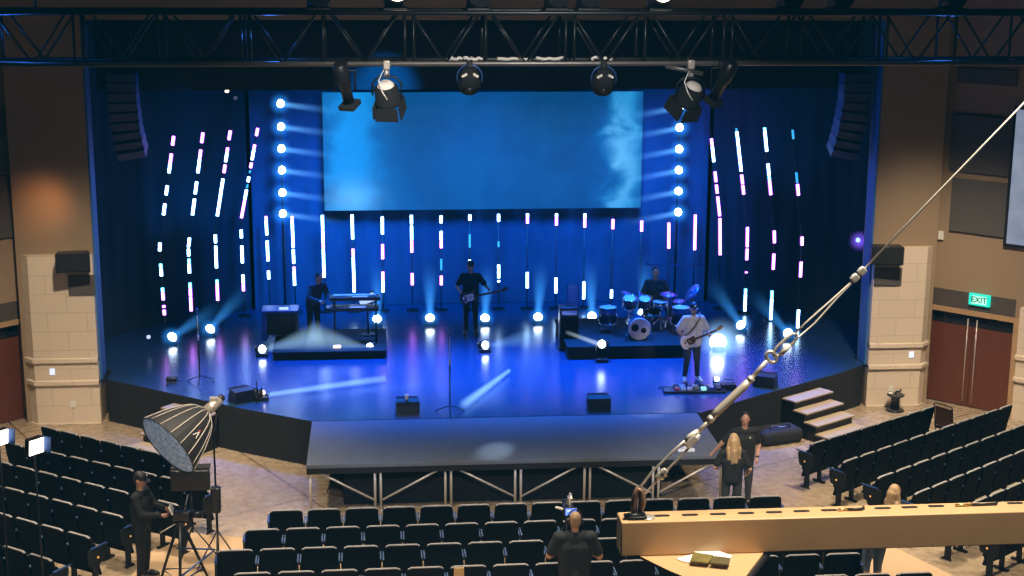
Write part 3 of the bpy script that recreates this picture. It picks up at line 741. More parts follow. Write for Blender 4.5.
# ------------------------------------------------------------------ LED strips
P_, C_, W_c, D_ = 'led_purple', 'led_cyan', 'led_cold', 'led_dim'
STRIPS = [
 # depth, polyline in the photograph, lit stretches (y0, y1, colour)
 (33.5, [(174.3, 133), (159.6, 247), (165, 318)], [(135.5, 145.5, P_), (153, 163, P_), (163, 173, W_c), (185, 195, W_c), (203, 215, W_c), (242, 251, W_c), (263, 268, C_), (268, 276, W_c), (287, 292, C_), (292, 300, P_), (304.5, 307.5, P_), (309, 315, P_)]),
 (34.3, [(203.5, 130), (188.6, 247), (191.8, 318)], [(132, 143, P_), (149, 158, P_), (158, 173, W_c), (181, 194, W_c), (198, 215, W_c), (237, 247, W_c), (248, 256, W_c), (258, 263, C_), (263, 273, W_c), (282, 288, C_), (288, 296, P_), (296, 311, P_)]),
 (35.0, [(231.5, 124), (215.3, 230), (218.5, 315)], [(130, 140, P_), (147, 152, P_), (152, 162, W_c), (164, 173, P_), (178, 216, W_c), (234, 243, W_c), (245, 268, W_c), (279, 283, C_), (283, 300.5, P_)]),
 (35.5, [(258.6, 124), (241, 221), (244.5, 312)], [(127.5, 136, P_), (144, 149, P_), (149, 160, W_c), (162, 168, P_), (170, 173, D_), (176, 182, W_c), (184, 188, D_), (189, 200, W_c), (200, 218, P_), (229, 238, W_c), (245, 263, W_c), (274, 283, W_c), (283, 291, P_)]),
 (35.75, [(266, 214), (270.5, 312)], [(215.5, 219, P_), (219, 235, W_c), (240, 261, W_c), (270, 279, W_c)]),
 (35.8, [(292, 214), (295.8, 312)], [(215.5, 219, P_), (219, 247.5, W_c), (248.5, 263.5, W_c), (266, 270, P_), (270, 285.5, W_c)]),
 (35.8, [(322.3, 213), (325.2, 312)], [(214.5, 229, W_c), (229, 243, W_c), (243, 248, P_), (248, 277.5, W_c)]),
 (35.8, [(352, 213), (354.8, 312)], [(214, 239, W_c), (248, 256, P_), (256, 292, W_c)]),
 (35.8, [(382.2, 214), (383.3, 312)], [(216, 234, W_c), (243.5, 259, P_), (271, 280, P_), (280, 292, W_c)]),
 (35.8, [(411.3, 213), (412.6, 312)], [(214.5, 224, W_c), (225, 240, W_c), (240, 252.5, P_), (272.5, 285, P_)]),
 (35.8, [(441, 213), (441.3, 312)], [(215, 223, W_c), (230.5, 240, W_c), (240, 248, P_), (258.5, 270, D_), (275, 285, P_)]),
 (35.8, [(469.7, 213), (469.5, 312)], [(214, 220.5, W_c), (234, 247.5, D_), (259, 260.8, W_c)]),
 (35.8, [(498.4, 212.5), (498.6, 312)], [(213.5, 221.5, W_c), (241, 247, D_), (264, 278, W_c), (279.6, 282, W_c)]),
 (35.8, [(527.3, 212), (527, 312)], [(213, 217, W_c), (217, 223.5, P_), (271.5, 288, W_c)]),
 (35.8, [(556.3, 212), (555.4, 312)], [(213, 217, W_c), (217, 225.5, P_), (277, 293, W_c)]),
 (35.8, [(584.7, 212), (583.2, 312)], [(213, 218, W_c), (218, 227.5, P_), (281, 299, W_c)]),
 (35.8, [(612.8, 216), (610.8, 312)], [(218.5, 229, P_), (289, 298, W_c)]),
 (35.8, [(641.5, 217), (639.5, 312)], [(220, 231.5, P_)]),
 (35.8, [(668.6, 219), (668, 312)], [(222, 248.5, P_)]),
 (35.75, [(695, 212), (693, 312)], [(214, 250, P_)]),
 (35.5, [(709.5, 125), (719.8, 220), (719.6, 312)], [(138, 146, P_), (146, 162, W_c), (171, 182, P_), (184, 193.5, P_), (196, 216, P_), (217.5, 255, P_)]),
 (35.0, [(735.6, 125), (747.4, 230), (744.2, 315)], [(128, 131, D_), (131, 171.5, W_c), (174, 184, P_), (184.5, 194.5, P_), (226.5, 247, P_), (248, 260, P_), (271, 273, P_), (288, 293, C_), (293, 311, W_c)]),
 (34.3, [(763.6, 123), (774.3, 236), (769.8, 328)], [(127, 130, C_), (130, 151.5, W_c), (163, 176, W_c), (176, 180, C_), (180, 195, P_), (230, 243, P_), (253, 269.5, P_), (290, 298, C_), (298, 326, W_c)]),
 (33.5, [(791.6, 122), (801.8, 240), (796.8, 332)], [(129.5, 139, D_), (172, 183, D_), (183.5, 195.5, P_), (236, 245.5, P_), (261, 277, P_), (309, 330, W_c)]),
]
def px_on(poly, y):
    for (xa, ya), (xb, yb) in zip(poly, poly[1:]):
        if y <= yb: break
    return xa+(xb-xa)*(y-ya)/(yb-ya)
for i, (Y, poly, segs) in enumerate(STRIPS):
    foot = B(poly[-1][0], poly[-1][1], Y); foot.z = SZ
    lb = 'vertical LED strip, %s of 24 from the softbox side, ' % (ORD[i] if i < 20 else 'twenty-'+ORD[i-20]) + ('tall and bent outward' if len(poly) == 3 else 'below the video wall')
    t = thing('led_strip', lb, 'LED strip light', foot, 0, 'vertical LED strips round the stage')
    pts = [B(x, y, Y)-foot for x, y in poly]
    MB().tube(pts+[V((0, 0, .02))], .016, seg=6).build('rail', 'led_dark', t)
    MB().box((0, 0, .015), (.3, .25, .03), bev=.005).build('base_plate', 'black_metal', t)
    for (y0, y1, m) in segs:
        a = B(px_on(poly, y0), y0, Y)-foot; b = B(px_on(poly, y1), y1, Y)-foot
        d = (a-b); mid = (a+b)/2; L_ = d.length
        zd = d.normalized(); yd = (V((0, 1, 0))-zd*zd.y).normalized(); R_ = Matrix((yd.cross(zd), yd, zd)).transposed()
        sg = MB().box(mid+V((0, -.03, 0)), (.086 if m != D_ else .05, .04, L_-.004), rot=R_, bev=.012, seg=1).build('lit_segment', m + ('_edge' if m != D_ else ''), t)  # coloured box paints the halo behind the bright core
        if m != D_: MB().box(mid+V((0, -.052, 0)), (.060, .012, L_-.02), rot=R_, bev=.004, seg=1).build('bright_core', m, sg)

# ------------------------------------------------------------------ lamp haze painted as self-glowing volumes
def glow_volume_mat(key, L_, r0, r1, col, k, p):
    m = bpy.data.materials.new('self_glowing_haze'); m.use_nodes = True; nt = m.node_tree; nt.nodes.clear()
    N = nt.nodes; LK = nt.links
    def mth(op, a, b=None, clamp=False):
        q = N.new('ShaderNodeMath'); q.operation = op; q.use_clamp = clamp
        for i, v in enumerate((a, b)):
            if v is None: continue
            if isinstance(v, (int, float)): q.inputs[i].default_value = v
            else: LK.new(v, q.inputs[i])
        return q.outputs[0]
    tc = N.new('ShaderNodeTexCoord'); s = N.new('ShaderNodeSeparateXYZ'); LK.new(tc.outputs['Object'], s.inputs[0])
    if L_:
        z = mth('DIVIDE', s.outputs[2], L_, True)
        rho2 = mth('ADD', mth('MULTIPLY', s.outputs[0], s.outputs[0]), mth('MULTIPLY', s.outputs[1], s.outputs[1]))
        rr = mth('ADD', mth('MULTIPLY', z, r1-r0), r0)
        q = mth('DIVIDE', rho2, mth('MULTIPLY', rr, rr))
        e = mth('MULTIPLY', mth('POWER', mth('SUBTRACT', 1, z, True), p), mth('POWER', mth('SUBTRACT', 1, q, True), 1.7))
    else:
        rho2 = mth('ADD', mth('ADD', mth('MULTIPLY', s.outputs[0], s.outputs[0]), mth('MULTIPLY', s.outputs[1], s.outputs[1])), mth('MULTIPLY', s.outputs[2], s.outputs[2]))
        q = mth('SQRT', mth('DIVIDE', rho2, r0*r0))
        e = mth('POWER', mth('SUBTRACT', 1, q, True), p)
    v = N.new('ShaderNodeVolumePrincipled'); v.inputs['Density'].default_value = 0.0  # volume glows by itself, lamp light put in as emission
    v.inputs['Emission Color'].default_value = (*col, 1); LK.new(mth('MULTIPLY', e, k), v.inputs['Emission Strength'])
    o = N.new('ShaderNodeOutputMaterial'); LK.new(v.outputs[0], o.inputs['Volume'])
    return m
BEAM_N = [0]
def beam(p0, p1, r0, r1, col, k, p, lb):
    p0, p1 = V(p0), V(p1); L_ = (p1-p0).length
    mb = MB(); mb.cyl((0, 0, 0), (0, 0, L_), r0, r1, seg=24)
    o = mb.build('painted_beam_haze', glow_volume_mat('', L_, r0, r1, col, k, p))
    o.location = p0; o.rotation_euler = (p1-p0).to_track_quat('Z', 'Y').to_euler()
    return tag(o, lb, 'light beam', 'painted haze glow at the stage lamps', 'stuff')
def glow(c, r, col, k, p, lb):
    o = MB().ball((0, 0, 0), r, u=24, v=16).build('painted_glow_haze', glow_volume_mat('', 0, r, r, col, k, p)); o.location = c
    return tag(o, lb, 'light glow', 'painted haze glow at the stage lamps', 'stuff')

# ------------------------------------------------------------------ stage lamps
def floor_lamp(c, aimdir, lb, lens='e_white', r=.095, group='lamps on the stage floor', base=True, name='stage_floor_lamp', z0=SZ):
    c = V(c); t = thing(name, lb, 'stage light', (c.x, c.y, z0), 0, group)
    h = c.z-z0; d = V(aimdir).normalized(); cc = V((0, 0, h))
    R_ = aim(d)
    mb = MB(); mb.box((0, 0, .04), (.26, .22, .08), bev=.015); mb.build('base', 'black_plastic', t)
    mb = MB()
    ax = V((1, 0, 0))
    mb.tube([V((-.135, 0, h)), V((-.135, 0, .085)), V((.135, 0, .085)), V((.135, 0, h))], .018, seg=6)
    mb.build('yoke', 'black_metal', t)
    mb = MB(); mb.lathe([(.06, -.20), (.1, -.17), (.115, -.05), (.118, .0)], c=cc, rot=R_, seg=18); hd = mb.build('lamp_head', 'black_plastic', t)
    mb = MB(); mb.lathe([(r, .002), (r*.92, .03), (r*.6, .055), (.001, .065)], c=cc, rot=R_, seg=20); mb.build('lens', lens, hd)
    return t
FL = [(172, 337, 33.1), (210, 329, 33.77), (377, 319, 34.4), (430, 318, 34.4), (485, 318, 34.4), (538, 317, 34.4), (592, 316, 34.4), (741, 325, 33.3), (788, 333, 32.5), (642.5, 313, 34.3)]
FLD = [(.5, -.55, .7), (.5, -.55, .7), (.05, -.75, .9), (0, -.75, .9), (.05, -.75, .9), (.02, -.75, .9), (-.02, -.75, .9), (-.5, -.6, .75), (-.5, -.6, .75), (0, -.75, .9)]
BD = [(1.3, .2, .8), (1.2, .2, 1.3), (.05, .3, 1.5), (.02, .3, 1.5), (.1, .3, 1.5), (.12, .3, 1.5), (-.05, .3, 1.5), (-1.0, .3, 1.4), (-1.1, .3, 1.2), (.1, .3, 1.5)]
nmL = ['outermost by the softbox pier', 'second from the softbox pier', 'right of the keyboards', 'left of the dim bassist', 'right of the dim bassist', 'between bassist and drum shield', 'behind the drum shield', 'upstage right of the guitarist', 'outermost by the steps and exit pier', 'behind the drum kit']
for (x, y, Y), d, b, n_ in zip(FL, FLD, BD, nmL):
    c = B(x, y, Y)
    floor_lamp(c, d, 'small white-glowing floor lamp, ' + n_, r=.105)
    bd = V(b).normalized()
    glow(c+V((0, -.1, .02)), .30, (.03, .30, 1), 6, 2.2, 'blue haze glow painted round the floor lamp ' + n_)
    beam(c+bd*.1, c+bd*1.45, .10, .32, (.05, .36, 1), 4.0 if abs(b[0]) > .9 else 7.0, 2.4, 'blue painted haze beam rising from the floor lamp ' + n_)
# the blinding lamp beside the guitarist
c = B(718, 342, 31.85)
floor_lamp(c, CAM-c, 'blinding white lamp aimed at the hall beside the guitarist', 'e_burst', .19, None)
glow(c+V((0, -.25, .05)), .66, (.30, .6, 1), 5.5, 2.4, 'white haze glare painted round the blinding lamp beside the guitarist')
# vertical pipes of six lamps each
for side, x, ys in ((-1, 280.4, (103.5, 126.5, 148.5, 170, 192.5, 213.5)), (1, 680, (107, 127.5, 149, 170, 191, 212))):
    Y = 35.55
    b0 = B(x, 300, Y); t0 = B(x, 96, Y); xp = B(x, 150, Y).x
    w = 'at the softbox end of the video wall' if side < 0 else 'at the exit end of the video wall'
    t = thing('lamp_pipe', 'tall black pipe carrying six white lamps ' + w, 'pipe stand', (xp, Y+.16, SZ))
    MB().cyl((0, 0, .02), (0, 0, t0.z-SZ), .025).build('pole', 'black_metal', t)
    MB().cyl((0, 0, 0), (0, 0, .03), .09, seg=20).build('base_plate', 'black_metal', t)
    for k, y in enumerate(ys):
        c = B(x+ (k*.45 if side < 0 else -k*.35), y, Y)
        q = thing('pipe_spotlight', 'white pipe lamp, %s from the top %s' % (ORD[k], w), 'stage light', c, 0, 'lamps on the two pipes')
        d = V((.55*-side, -.8, -.05)).normalized(); R_ = aim(d)
        hd = MB().lathe([(.05, -.16), (.085, -.13), (.1, -.02), (.1, 0)], rot=R_, seg=16).build('lamp_head', 'black_plastic', q)
        MB().lathe([(.095, .001), (.088, .03), (.05, .05), (.001, .055)], rot=R_, seg=18).build('lens', 'e_white', hd)
        MB().tube([V((xp, Y+.13, c.z))-c, V((0, .1, 0)), -d*.13], .014).build('clamp_arm', 'black_metal', q)
        bd = V((-side, -.12, -.12 if side < 0 else -.16)).normalized()
        glow(c+V((0, -.1, 0)), .32, (.03, .30, 1), 6, 2.2, 'blue painted haze glow, %s from the top %s' % (ORD[k], w))
        beam(c+bd*.08-V((0, .1, 0)), c+bd*1.75-V((0, .1, 0)), .09, .15, (.12, .45, 1), 8.0, 3.0, 'pale blue painted haze beam, %s from the top %s' % (ORD[k], w))
# low lamps round the band
LOW = [(262, 349, 31.95, (1, -.08, .27), 1.38, .05, .40, (.34, .58, .85), 2.5, .45, 'painted grey haze cone from the low lamp at the near corner of the keyboard riser', 'low lamp at the outer corner of the keyboard riser'),
       (370, 347, 31.95, (-1, -.08, .27), 1.38, .05, .40, (.34, .58, .85), 2.5, .45, 'painted grey haze cone from the low lamp at the inner corner of the keyboard riser', 'low lamp at the inner corner of the keyboard riser'),
       (485, 345, 31.95, (1, .1, .17), 1.5, .05, .40, (.16, .40, .8), 2.2, .9, 'faint painted haze cone from the low lamp right of the microphone stand', 'low lamp right of the microphone stand'),
       (602, 344, 31.0, (-1, .1, .37), .85, .075, .06, (.62, .82, 1), 7.5, .45, 'narrow white painted beam from the low lamp before the drum riser', 'low lamp before the drum riser')]
for (x, y, Y, d, L_, r0, r1, col, k, p, lb, ll) in LOW:
    c = B(x, y, Y); d = V(d).normalized()
    floor_lamp(c, (d.x*.6, -.8, .2), 'small bright ' + ll, 'e_white', .085, None)
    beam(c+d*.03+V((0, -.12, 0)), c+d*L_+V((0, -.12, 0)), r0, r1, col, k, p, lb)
c = B(716, 383.5, 29.3); c.z = SZ+.12
t = thing('stage_floor_lamp', 'tiny lamp on the stage floor right of the pedalboard', 'stage light', (c.x, c.y, SZ))
MB().box((0, 0, .05), (.12, .10, .10), bev=.015).build('lamp_head', 'black_plastic', t); MB().ball((0, -.05, .08), .05).build('lens', 'e_white', t)
c = B(262, 397, 28.75); c.z = SZ+.14
floor_lamp(c, (1, .3, -.05), 'small floor lamp beside the monitor wedge near the softbox, throwing a white streak', 'e_warm', .05, None)
c = B(858, 240, 31.6)
q = thing('wing_spotlight', 'small violet lamp high beside the exit-side edge of the opening', 'stage light', c)
R_ = aim((-.6, -.8, 0)); hd = MB().lathe([(.06, -.2), (.09, -.1), (.1, 0)], rot=R_, seg=16).build('lamp_head', 'black_plastic', q)
MB().lathe([(.05, .001), (.04, .03), (.001, .04)], rot=R_, seg=16).build('lens', 'e_violet', hd)
glow(c+V((0, -.1, 0)), .26, (.22, .10, 1), 6, 1.8, 'violet haze glow painted round the small lamp high beside the exit-side edge')
MB().tube([(.1, .1, .15), (.1, .1, 0), (0, .05, 0)], .015).build('mount_bracket', 'black_metal', q)
for (x, y, m, lb) in ((227, 90.5, 'e_warm', 'tiny warm indicator light in the dark above the strips, upper of two'), (235.5, 98, 'white_plastic', 'tiny white indicator light in the dark above the strips, lower of two'), (148.5, 337, 'lcd_white', 'tiny pale status light low in the dark wing near the softbox')):
    c = B(x, y, 32.6)
    o = MB().box((0, 0, 0), (.08, .06, .08), bev=.02).build('hanging_indicator_light', m); o.location = c; tag(o, lb, 'indicator light', kind='thing')
UP = V((0, 0, .10))  # light streaks on the floor drawn as self-glowing volumes
beam(A(268, 399.5, SZ)+UP, A(386, 383, SZ)+UP, .07, .10, (.35, .68, 1), 6.5, .25, 'long pale painted streak of light skimming the stage floor near the softbox')
beam(A(508, 376, SZ)+UP, A(462, 411, SZ)+UP, .06, .13, (.30, .65, 1), 4.2, .3, 'pale slanting painted streak of light on the floor right of the microphone stand')
# line arrays either side
for side, pts_, lb in ((-1, [(137.5, 72), (138.5, 100), (141.5, 128), (147.5, 155)], 'curved hanging line array of black speakers on the softbox side'), (1, [(841.5, 72), (840.5, 100), (836, 128), (829, 155)], 'curved hanging line array of black speakers on the exit side')):
    Y = 30.9-.0
    P3 = [B(x, y, Y) for x, y in pts_]
    t = thing('hanging_line_array', lb, 'speaker array', P3[0])
    n_ = 9; out_ = []
    for k in range(n_+1):
        f = k/n_*3; i = min(2, int(f)); a = f-i
        out_.append(P3[i].lerp(P3[i+1], a)-P3[0])
    for k in range(n_):
        m0, m1 = out_[k], out_[k+1]; mid = (m0+m1)/2; d = m0-m1
        lean = radians(2+3.2*k)
        R_ = Matrix.Rotation(lean, 3, 'X')
        mb = MB(); mb.box(mid+V((side*.30, .12*k/n_, 0)), (.58, .42, d.length-.012), rot=R_ @ Matrix.Rotation(atan2(d.x, d.z), 3, 'Y'), bev=.012)
        mb.build('speaker_cabinet', 'array_lit_tint', t)
    for dx in (-.2, .2): MB().tube([V((side*.3+dx, 0, -.02)), V((side*.3+dx, 0, 9.8-P3[0].z))], .012).build('hanging_chain', 'black_metal', t)

# ------------------------------------------------------------------ lighting truss
TY0, TY1 = 14.9, 15.42
zb = B(512, 63.5, TY0).z; zt = B(512, 13, TY0).z
xa = B(78, 40, 15.1).x; xb = B(948, 40, 15.1).x; mod = (xb-xa)/11
X0, X1 = xa-3*mod, xb+4*mod
t = thing('lighting_truss', 'black box lighting truss spanning above the hall before the stage', 'truss', ((X0+X1)/2, (TY0+TY1)/2, zb))
L0 = V(t.location)
for y in (TY0, TY1):
    for z, m in ((zb, 'truss_lit_pale'), (zt, 'truss_dark')):
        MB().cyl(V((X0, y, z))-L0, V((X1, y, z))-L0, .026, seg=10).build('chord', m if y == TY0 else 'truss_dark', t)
k = 0
x = X0
while x < X1-.1:
    mb = MB()
    for y in (TY0, TY1):
        mb.cyl(V((x, y, zb))-L0, V((x, y, zt))-L0, .015, seg=8)
        mb.cyl(V((x+.06, y, zt))-L0, V((x+mod/2, y, zb))-L0, .012, seg=8)
        mb.cyl(V((x+mod-.06, y, zt))-L0, V((x+mod/2, y, zb))-L0, .012, seg=8)
    for z in (zb, zt): mb.cyl(V((x, TY0, z))-L0, V((x, TY1, z))-L0, .012, seg=8)
    mb.cyl(V((x, TY0, zt))-L0, V((x+mod, TY1, zt))-L0, .01, seg=6)
    if k % 2 == 1: mb.cyl(V((x+.085, TY0, zb))-L0, V((x+.085, TY0, zt))-L0, .015, seg=8)
    mb.build('lattice_panel', 'truss_dark', t)
    x += mod; k += 1
for x in (X0+2.5*mod, (X0+X1)/2, X1-2.5*mod):
    MB().tube([V((x, 15.16, zt))-L0, V((x, 15.16, CEIL))-L0], .014).build('hanging_chain', 'black_metal', t)
def truss_lamp(kind, x, y, lb, lens=None):
    c = B(x, y, TY0-.02 if kind != 'top' else 15.15)
    zc = zb-.03
    q = thing('hanging_spotlight', lb, 'stage light', (c.x, c.y, c.z), 0, 'lamps on the lighting truss')
    top = V((0, 0, zc-c.z))
    if kind == 'fresnel':
        d = V((.12 if x < 500 else -.30, .45, -.88)).normalized(); R_ = aim(d); p0 = V((0, 0, -.02))
        mb = MB(); mb.lathe([(.085, -.10), (.115, -.07), (.125, .07), (.13, .10)], c=p0, rot=R_, seg=20); hd = mb.build('lamp_body', 'black_matte', q)
        mb = MB(); mb.lathe([(.001, -.135), (.06, -.13), (.083, -.104), (.083, -.09)], c=p0, rot=R_, seg=20); mb.build('rear_cap', 'white_matte', hd, label='pale round rear cap')
        mb = MB()
        for a in range(4):
            Rz = R_ @ Matrix.Rotation(a*pi/2, 3, 'Z')
            mb.box(p0+Rz @ V((.135, 0, .16)), (.012, .23, .14), rot=Rz @ Matrix.Rotation(.08, 3, 'Y'))
        mb.build('barn_door', 'black_matte', hd)
        mb = MB(); mb.tube([V((-.14, -.01, -.03)), V((-.14, -.02, .09)), V((-.08, -.02, .15)), V((.08, -.02, .15)), V((.14, -.02, .09)), V((.14, -.01, -.03))], .010); mb.build('yoke', 'black_metal', q)
        mb = MB(); mb.cyl((0, -.02, .16), top+V((0, 0, -.02)), .03, .02); mb.box(top+V((0, 0, .02)), (.07, .08, .09), bev=.012); mb.build('mount_clamp', 'galv', q)
        mb = MB(); mb.tube([V((-.03, -.06, .22)), V((-.08, -.10, .12)), V((-.05, -.13, .02)), V((.0, -.13, -.06))], .006); mb.build('cable', 'white_plastic', q)
    elif kind == 'par':
        d = V((0, .8, -.6)).normalized(); R_ = aim(d)
        mb = MB(); mb.lathe([(.03, -.12), (.085, -.1), (.10, 0), (.115, .12)], rot=R_, seg=18); hd = mb.build('lamp_body', 'black_matte', q)
        mb = MB(); mb.tube([V((.125*cos(a), -.01, .125*sin(a)*.95+.02)) for a in [radians(-25+23*k) for k in range(11)]], .009); mb.build('yoke', 'blue_or_lit_metal', q)
        for s in (-1, 1): MB().box((s*.055, -.115, .045), (.06, .03, .025), rot=Matrix.Rotation(s*.5, 3, 'Y'), bev=.008).build('knob', 'white_matte', hd, label='pale knob')
        mb = MB(); mb.cyl((0, 0, .13), top, .015); mb.box(top+V((0, 0, .02)), (.06, .08, .08), bev=.012); mb.build('mount_clamp', 'black_metal', q)
        mb = MB(); mb.ball((0, -.02, -.10), .035); mb.build('safety_knob', 'black_plastic', hd)
    elif kind == 'profile':
        d = V((.20 if x < 500 else -.34, .35, -.88)).normalized(); R_ = aim(d)
        mb = MB(); mb.lathe([(.05, -.26), (.075, -.24), (.075, -.05), (.055, -.02), (.055, .16)], rot=R_, seg=16); hd = mb.build('lamp_body', 'black_plastic', q)
        MB().box(d*.2, (.17, .17, .05), rot=R_, bev=.006).build('colour_frame', 'black_matte', hd)
        mb = MB(); mb.tube([V((-.1, 0, -.05)), V((-.1, 0, .16)), V((.1, 0, .16)), V((.1, 0, -.05))], .01); mb.build('yoke', 'black_metal', q)
        mb = MB(); mb.cyl((0, 0, .16), top, .015); mb.box(top+V((0, 0, .02)), (.06, .08, .08), bev=.012); mb.build('mount_clamp', 'black_metal', q)
    else:                      # stands on top of the truss
        d = V((.1, -.6, .35)).normalized(); R_ = aim(d)
        mb = MB(); mb.lathe([(.06, -.16), (.1, -.1), (.115, .06), (.115, .1)], rot=R_, seg=18); hd = mb.build('lamp_body', 'black_plastic', q)
        if lens: MB().lathe([(.10, .101), (.07, .11), (.001, .112)], rot=R_, seg=18).build('lens', lens, hd)
        zz = zt-c.z
        mb = MB(); mb.box((0, 0, (zz-.1)/2-.0), (.05, .05, abs(zz+.1)+.02)); mb.box((0, 0, zz+.02), (.24, .3, .05), bev=.01); mb.build('mount_base', 'black_metal', q)
    return q
truss_lamp('fresnel', 387, 92, 'fresnel lamp with pale round rear cap, on the softbox half of the truss')
truss_lamp('fresnel', 690, 93, 'fresnel lamp with pale rear cap under a swung arm, exit half of truss')
truss_lamp('profile', 345, 87, 'slim black profile lamp beside the pale-capped fresnel over the video wall corner')
truss_lamp('profile', 721, 84, 'dark tilted profile lamp hung right of the exit-side fresnel')
truss_lamp('par', 469.5, 79, 'black par lamp in a blue-lit yoke, over the middle of the video wall')
truss_lamp('par', 603.5, 80, 'black par lamp in a blue-lit yoke, near the exit end of the video wall')
truss_lamp('top', 395, -3, 'warm glowing lamp on top of the truss over the softbox-side fresnel', 'e_warm')
truss_lamp('top', 659, -2, 'warm glowing lamp on top of the truss over the exit-side fresnel', 'e_warm')
for x, n_ in ((318, 'over the left end of the video wall'), (478, 'over the middle of the video wall'), (556, 'first right of the middle of the video wall'), (588, 'second right of the middle of the video wall'), (790, 'over the tall strips on the exit side'), (840, 'over the exit-side line array'), (952, 'over the exit pier')):
    truss_lamp('top', x, 1, 'dark lamp on top of the truss ' + n_)
# swung arm of the exit-side fresnel
a, b = B(666, 66, TY0-.04), B(703, 73.5, TY0-.06)
o = MB().tube([(0, 0, 0), b-a], .022).build('hanging_pipe_arm', 'truss_lit_pale'); o.location = a; tag(o, 'short pale pipe arm swung out under the truss above the exit-side fresnel', 'pipe', kind='thing')
for i, (x0, x1, n_) in enumerate(((447, 462, 'left end'), (464, 486, 'over the middle par lamp'), (497, 530, 'centre'), (536, 566, 'right of centre'), (592, 612, 'over the exit-side par lamp'))):
    a, b = B(x0, 60, TY0+.1), B(x1, 60.5, TY0+.1)
    nn = 9; pp = [V((0, 0, 0)).lerp(b-a, k/nn)+V((0, .02*random.uniform(-1, 1), .016+.012*random.uniform(-1, 1))) for k in range(nn+1)]
    o = MB().tube(pp, .017, seg=6).build('hanging_cable_bundle', 'white_matte'); o.location = a; tag(o, 'white cable bundle lying along the lower truss chord, ' + n_, 'cable', 'white cable bundles on the truss', 'thing')
# ------------------------------------------------------------------ instruments
def guitar(c, rotm, lb, body='white_lacquer', scale=1.0, bass=False):
    # local: x along the neck, y toward the viewer (-) , z up across the body
    t = thing('bass_guitar' if bass else 'electric_guitar', lb, 'guitar', c)
    t.rotation_euler = rotm.to_euler(); t.scale = (scale,)*3
    o = [(-.23, .02), (-.21, .10), (-.14, .155), (-.05, .13), (.02, .105), (.09, .125), (.17, .165), (.18, .14), (.13, .06), (.13, -.05), (.17, -.12), (.15, -.145), (.08, -.115), (.02, -.105), (-.05, -.135), (-.13, -.17), (-.20, -.13), (-.23, -.05)]
    MB().prism(o, -.022, .022, 'y', bev=.008).build('guitar_body', body, t)
    MB().prism([(-.1, .06), (.1, .08), (.12, .03), (.12, -.04), (.06, -.1), (-.06, -.09)], -.026, -.022, 'y').build('pickguard', 'white_plastic' if body != 'white_lacquer' else 'rosewood', t)
    L_ = .68 if bass else .52
    MB().box((.10+L_/2, -.026, 0), (L_, .022, .046), bev=.006).build('neck', 'rosewood' if bass else 'maple', t)
    MB().box((.10+L_/2, -.039, 0), (L_, .005, .046)).build('fretboard', 'rosewood', t)
    x = .10+L_
    hs = MB().prism([(x, .022), (x+.05, .05), (x+.17, .06), (x+.19, .03), (x+.10, -.03), (x, -.022)], -.034, -.018, 'y', bev=.003).build('headstock', 'rosewood' if bass else 'maple', t)
    mb = MB()
    for k in range(4 if bass else 6): mb.cyl((x+.03+k*.023, -.03, .045+k*.002), (x+.03+k*.023, -.03, .075+k*.002), .006, seg=6)
    mb.build('tuner', 'chrome', hs)
    for px_ in (-.06, .03): MB().box((px_, -.03, 0), (.022, .012, .07), bev=.003).build('pickup', 'black_plastic', t)
    MB().box((-.13, -.03, 0), (.03, .012, .07), bev=.003).build('bridge', 'chrome', t)
    mb = MB()
    for k in range(2): mb.cyl((-.12+k*.03, -.024, -.09-.0*k), (-.12+k*.03, -.04, -.09), .011, seg=10)
    mb.build('knob', 'chrome', t)
    return t
Rg = Matrix.Rotation(radians(6), 3, 'Z') @ Matrix.Rotation(radians(-20), 3, 'Y')
gt = guitar(GUIT+V((-.10, -.245, .92)), Rg, 'cream electric guitar held by the guitarist', scale=.92)
mb = MB(); mb.tube([GUIT+V(p)-gt.location for p in ((-.26, -.2, .97), (-.12, -.19, 1.05), (.02, -.19, 1.22), (.11, -.14, 1.36), (.13, .0, 1.42), (.05, .15, 1.32), (-.15, .19, 1.1), (-.28, .10, .98), (-.28, -.1, .95))], .018, seg=6)
o = mb.build('guitar_strap', 'leather'); o.location = gt.location; tag(o, 'brown leather guitar strap over the guitarist\'s shoulder', 'strap', kind='thing')
guitar(V((-.50, 33.24, SZ+.93)), Matrix.Rotation(radians(-4), 3, 'Z') @ Matrix.Rotation(radians(-12), 3, 'Y'), 'dark bass guitar held by the dim bassist', body='black_plastic', scale=.95, bass=True)

# keyboard riser and rig
ra, rb = A(272, 361, SZ), A(387, 359, SZ)
KX, KY = (ra.x+rb.x)/2, 31.55
KW = rb.x-ra.x
t = thing('keyboard_riser', 'low black riser platform under the keyboards', 'riser', (KX, KY+.95, SZ))
MB().box((0, 0, .15), (KW, 1.9, .06), bev=.01).build('riser_top', 'black_matte', t)
MB().box((0, 0, .06), (KW-.08, 1.8, .12)).build('riser_skirt', 'black_matte', t)
RZ = SZ+.18
kc = V((-3.05, 32.35, RZ))
t = thing('keyboard_stand', 'two-tier black keyboard stand on the riser', 'stand', kc)
for s in (-1, 1):
    MB().tube([(s*.45, -.18, .0), (s*.45, .16, .95)], .02).build('stand_leg', 'black_metal', t); MB().tube([(s*.45, .2, .0), (s*.45, -.14, .95)], .02).build('stand_leg', 'black_metal', t)
    MB().box((s*.45, 0, .70), (.05, .40, .03)).build('stand_arm', 'black_metal', t); MB().box((s*.45, 0, .93), (.05, .36, .03)).build('stand_arm', 'black_metal', t)
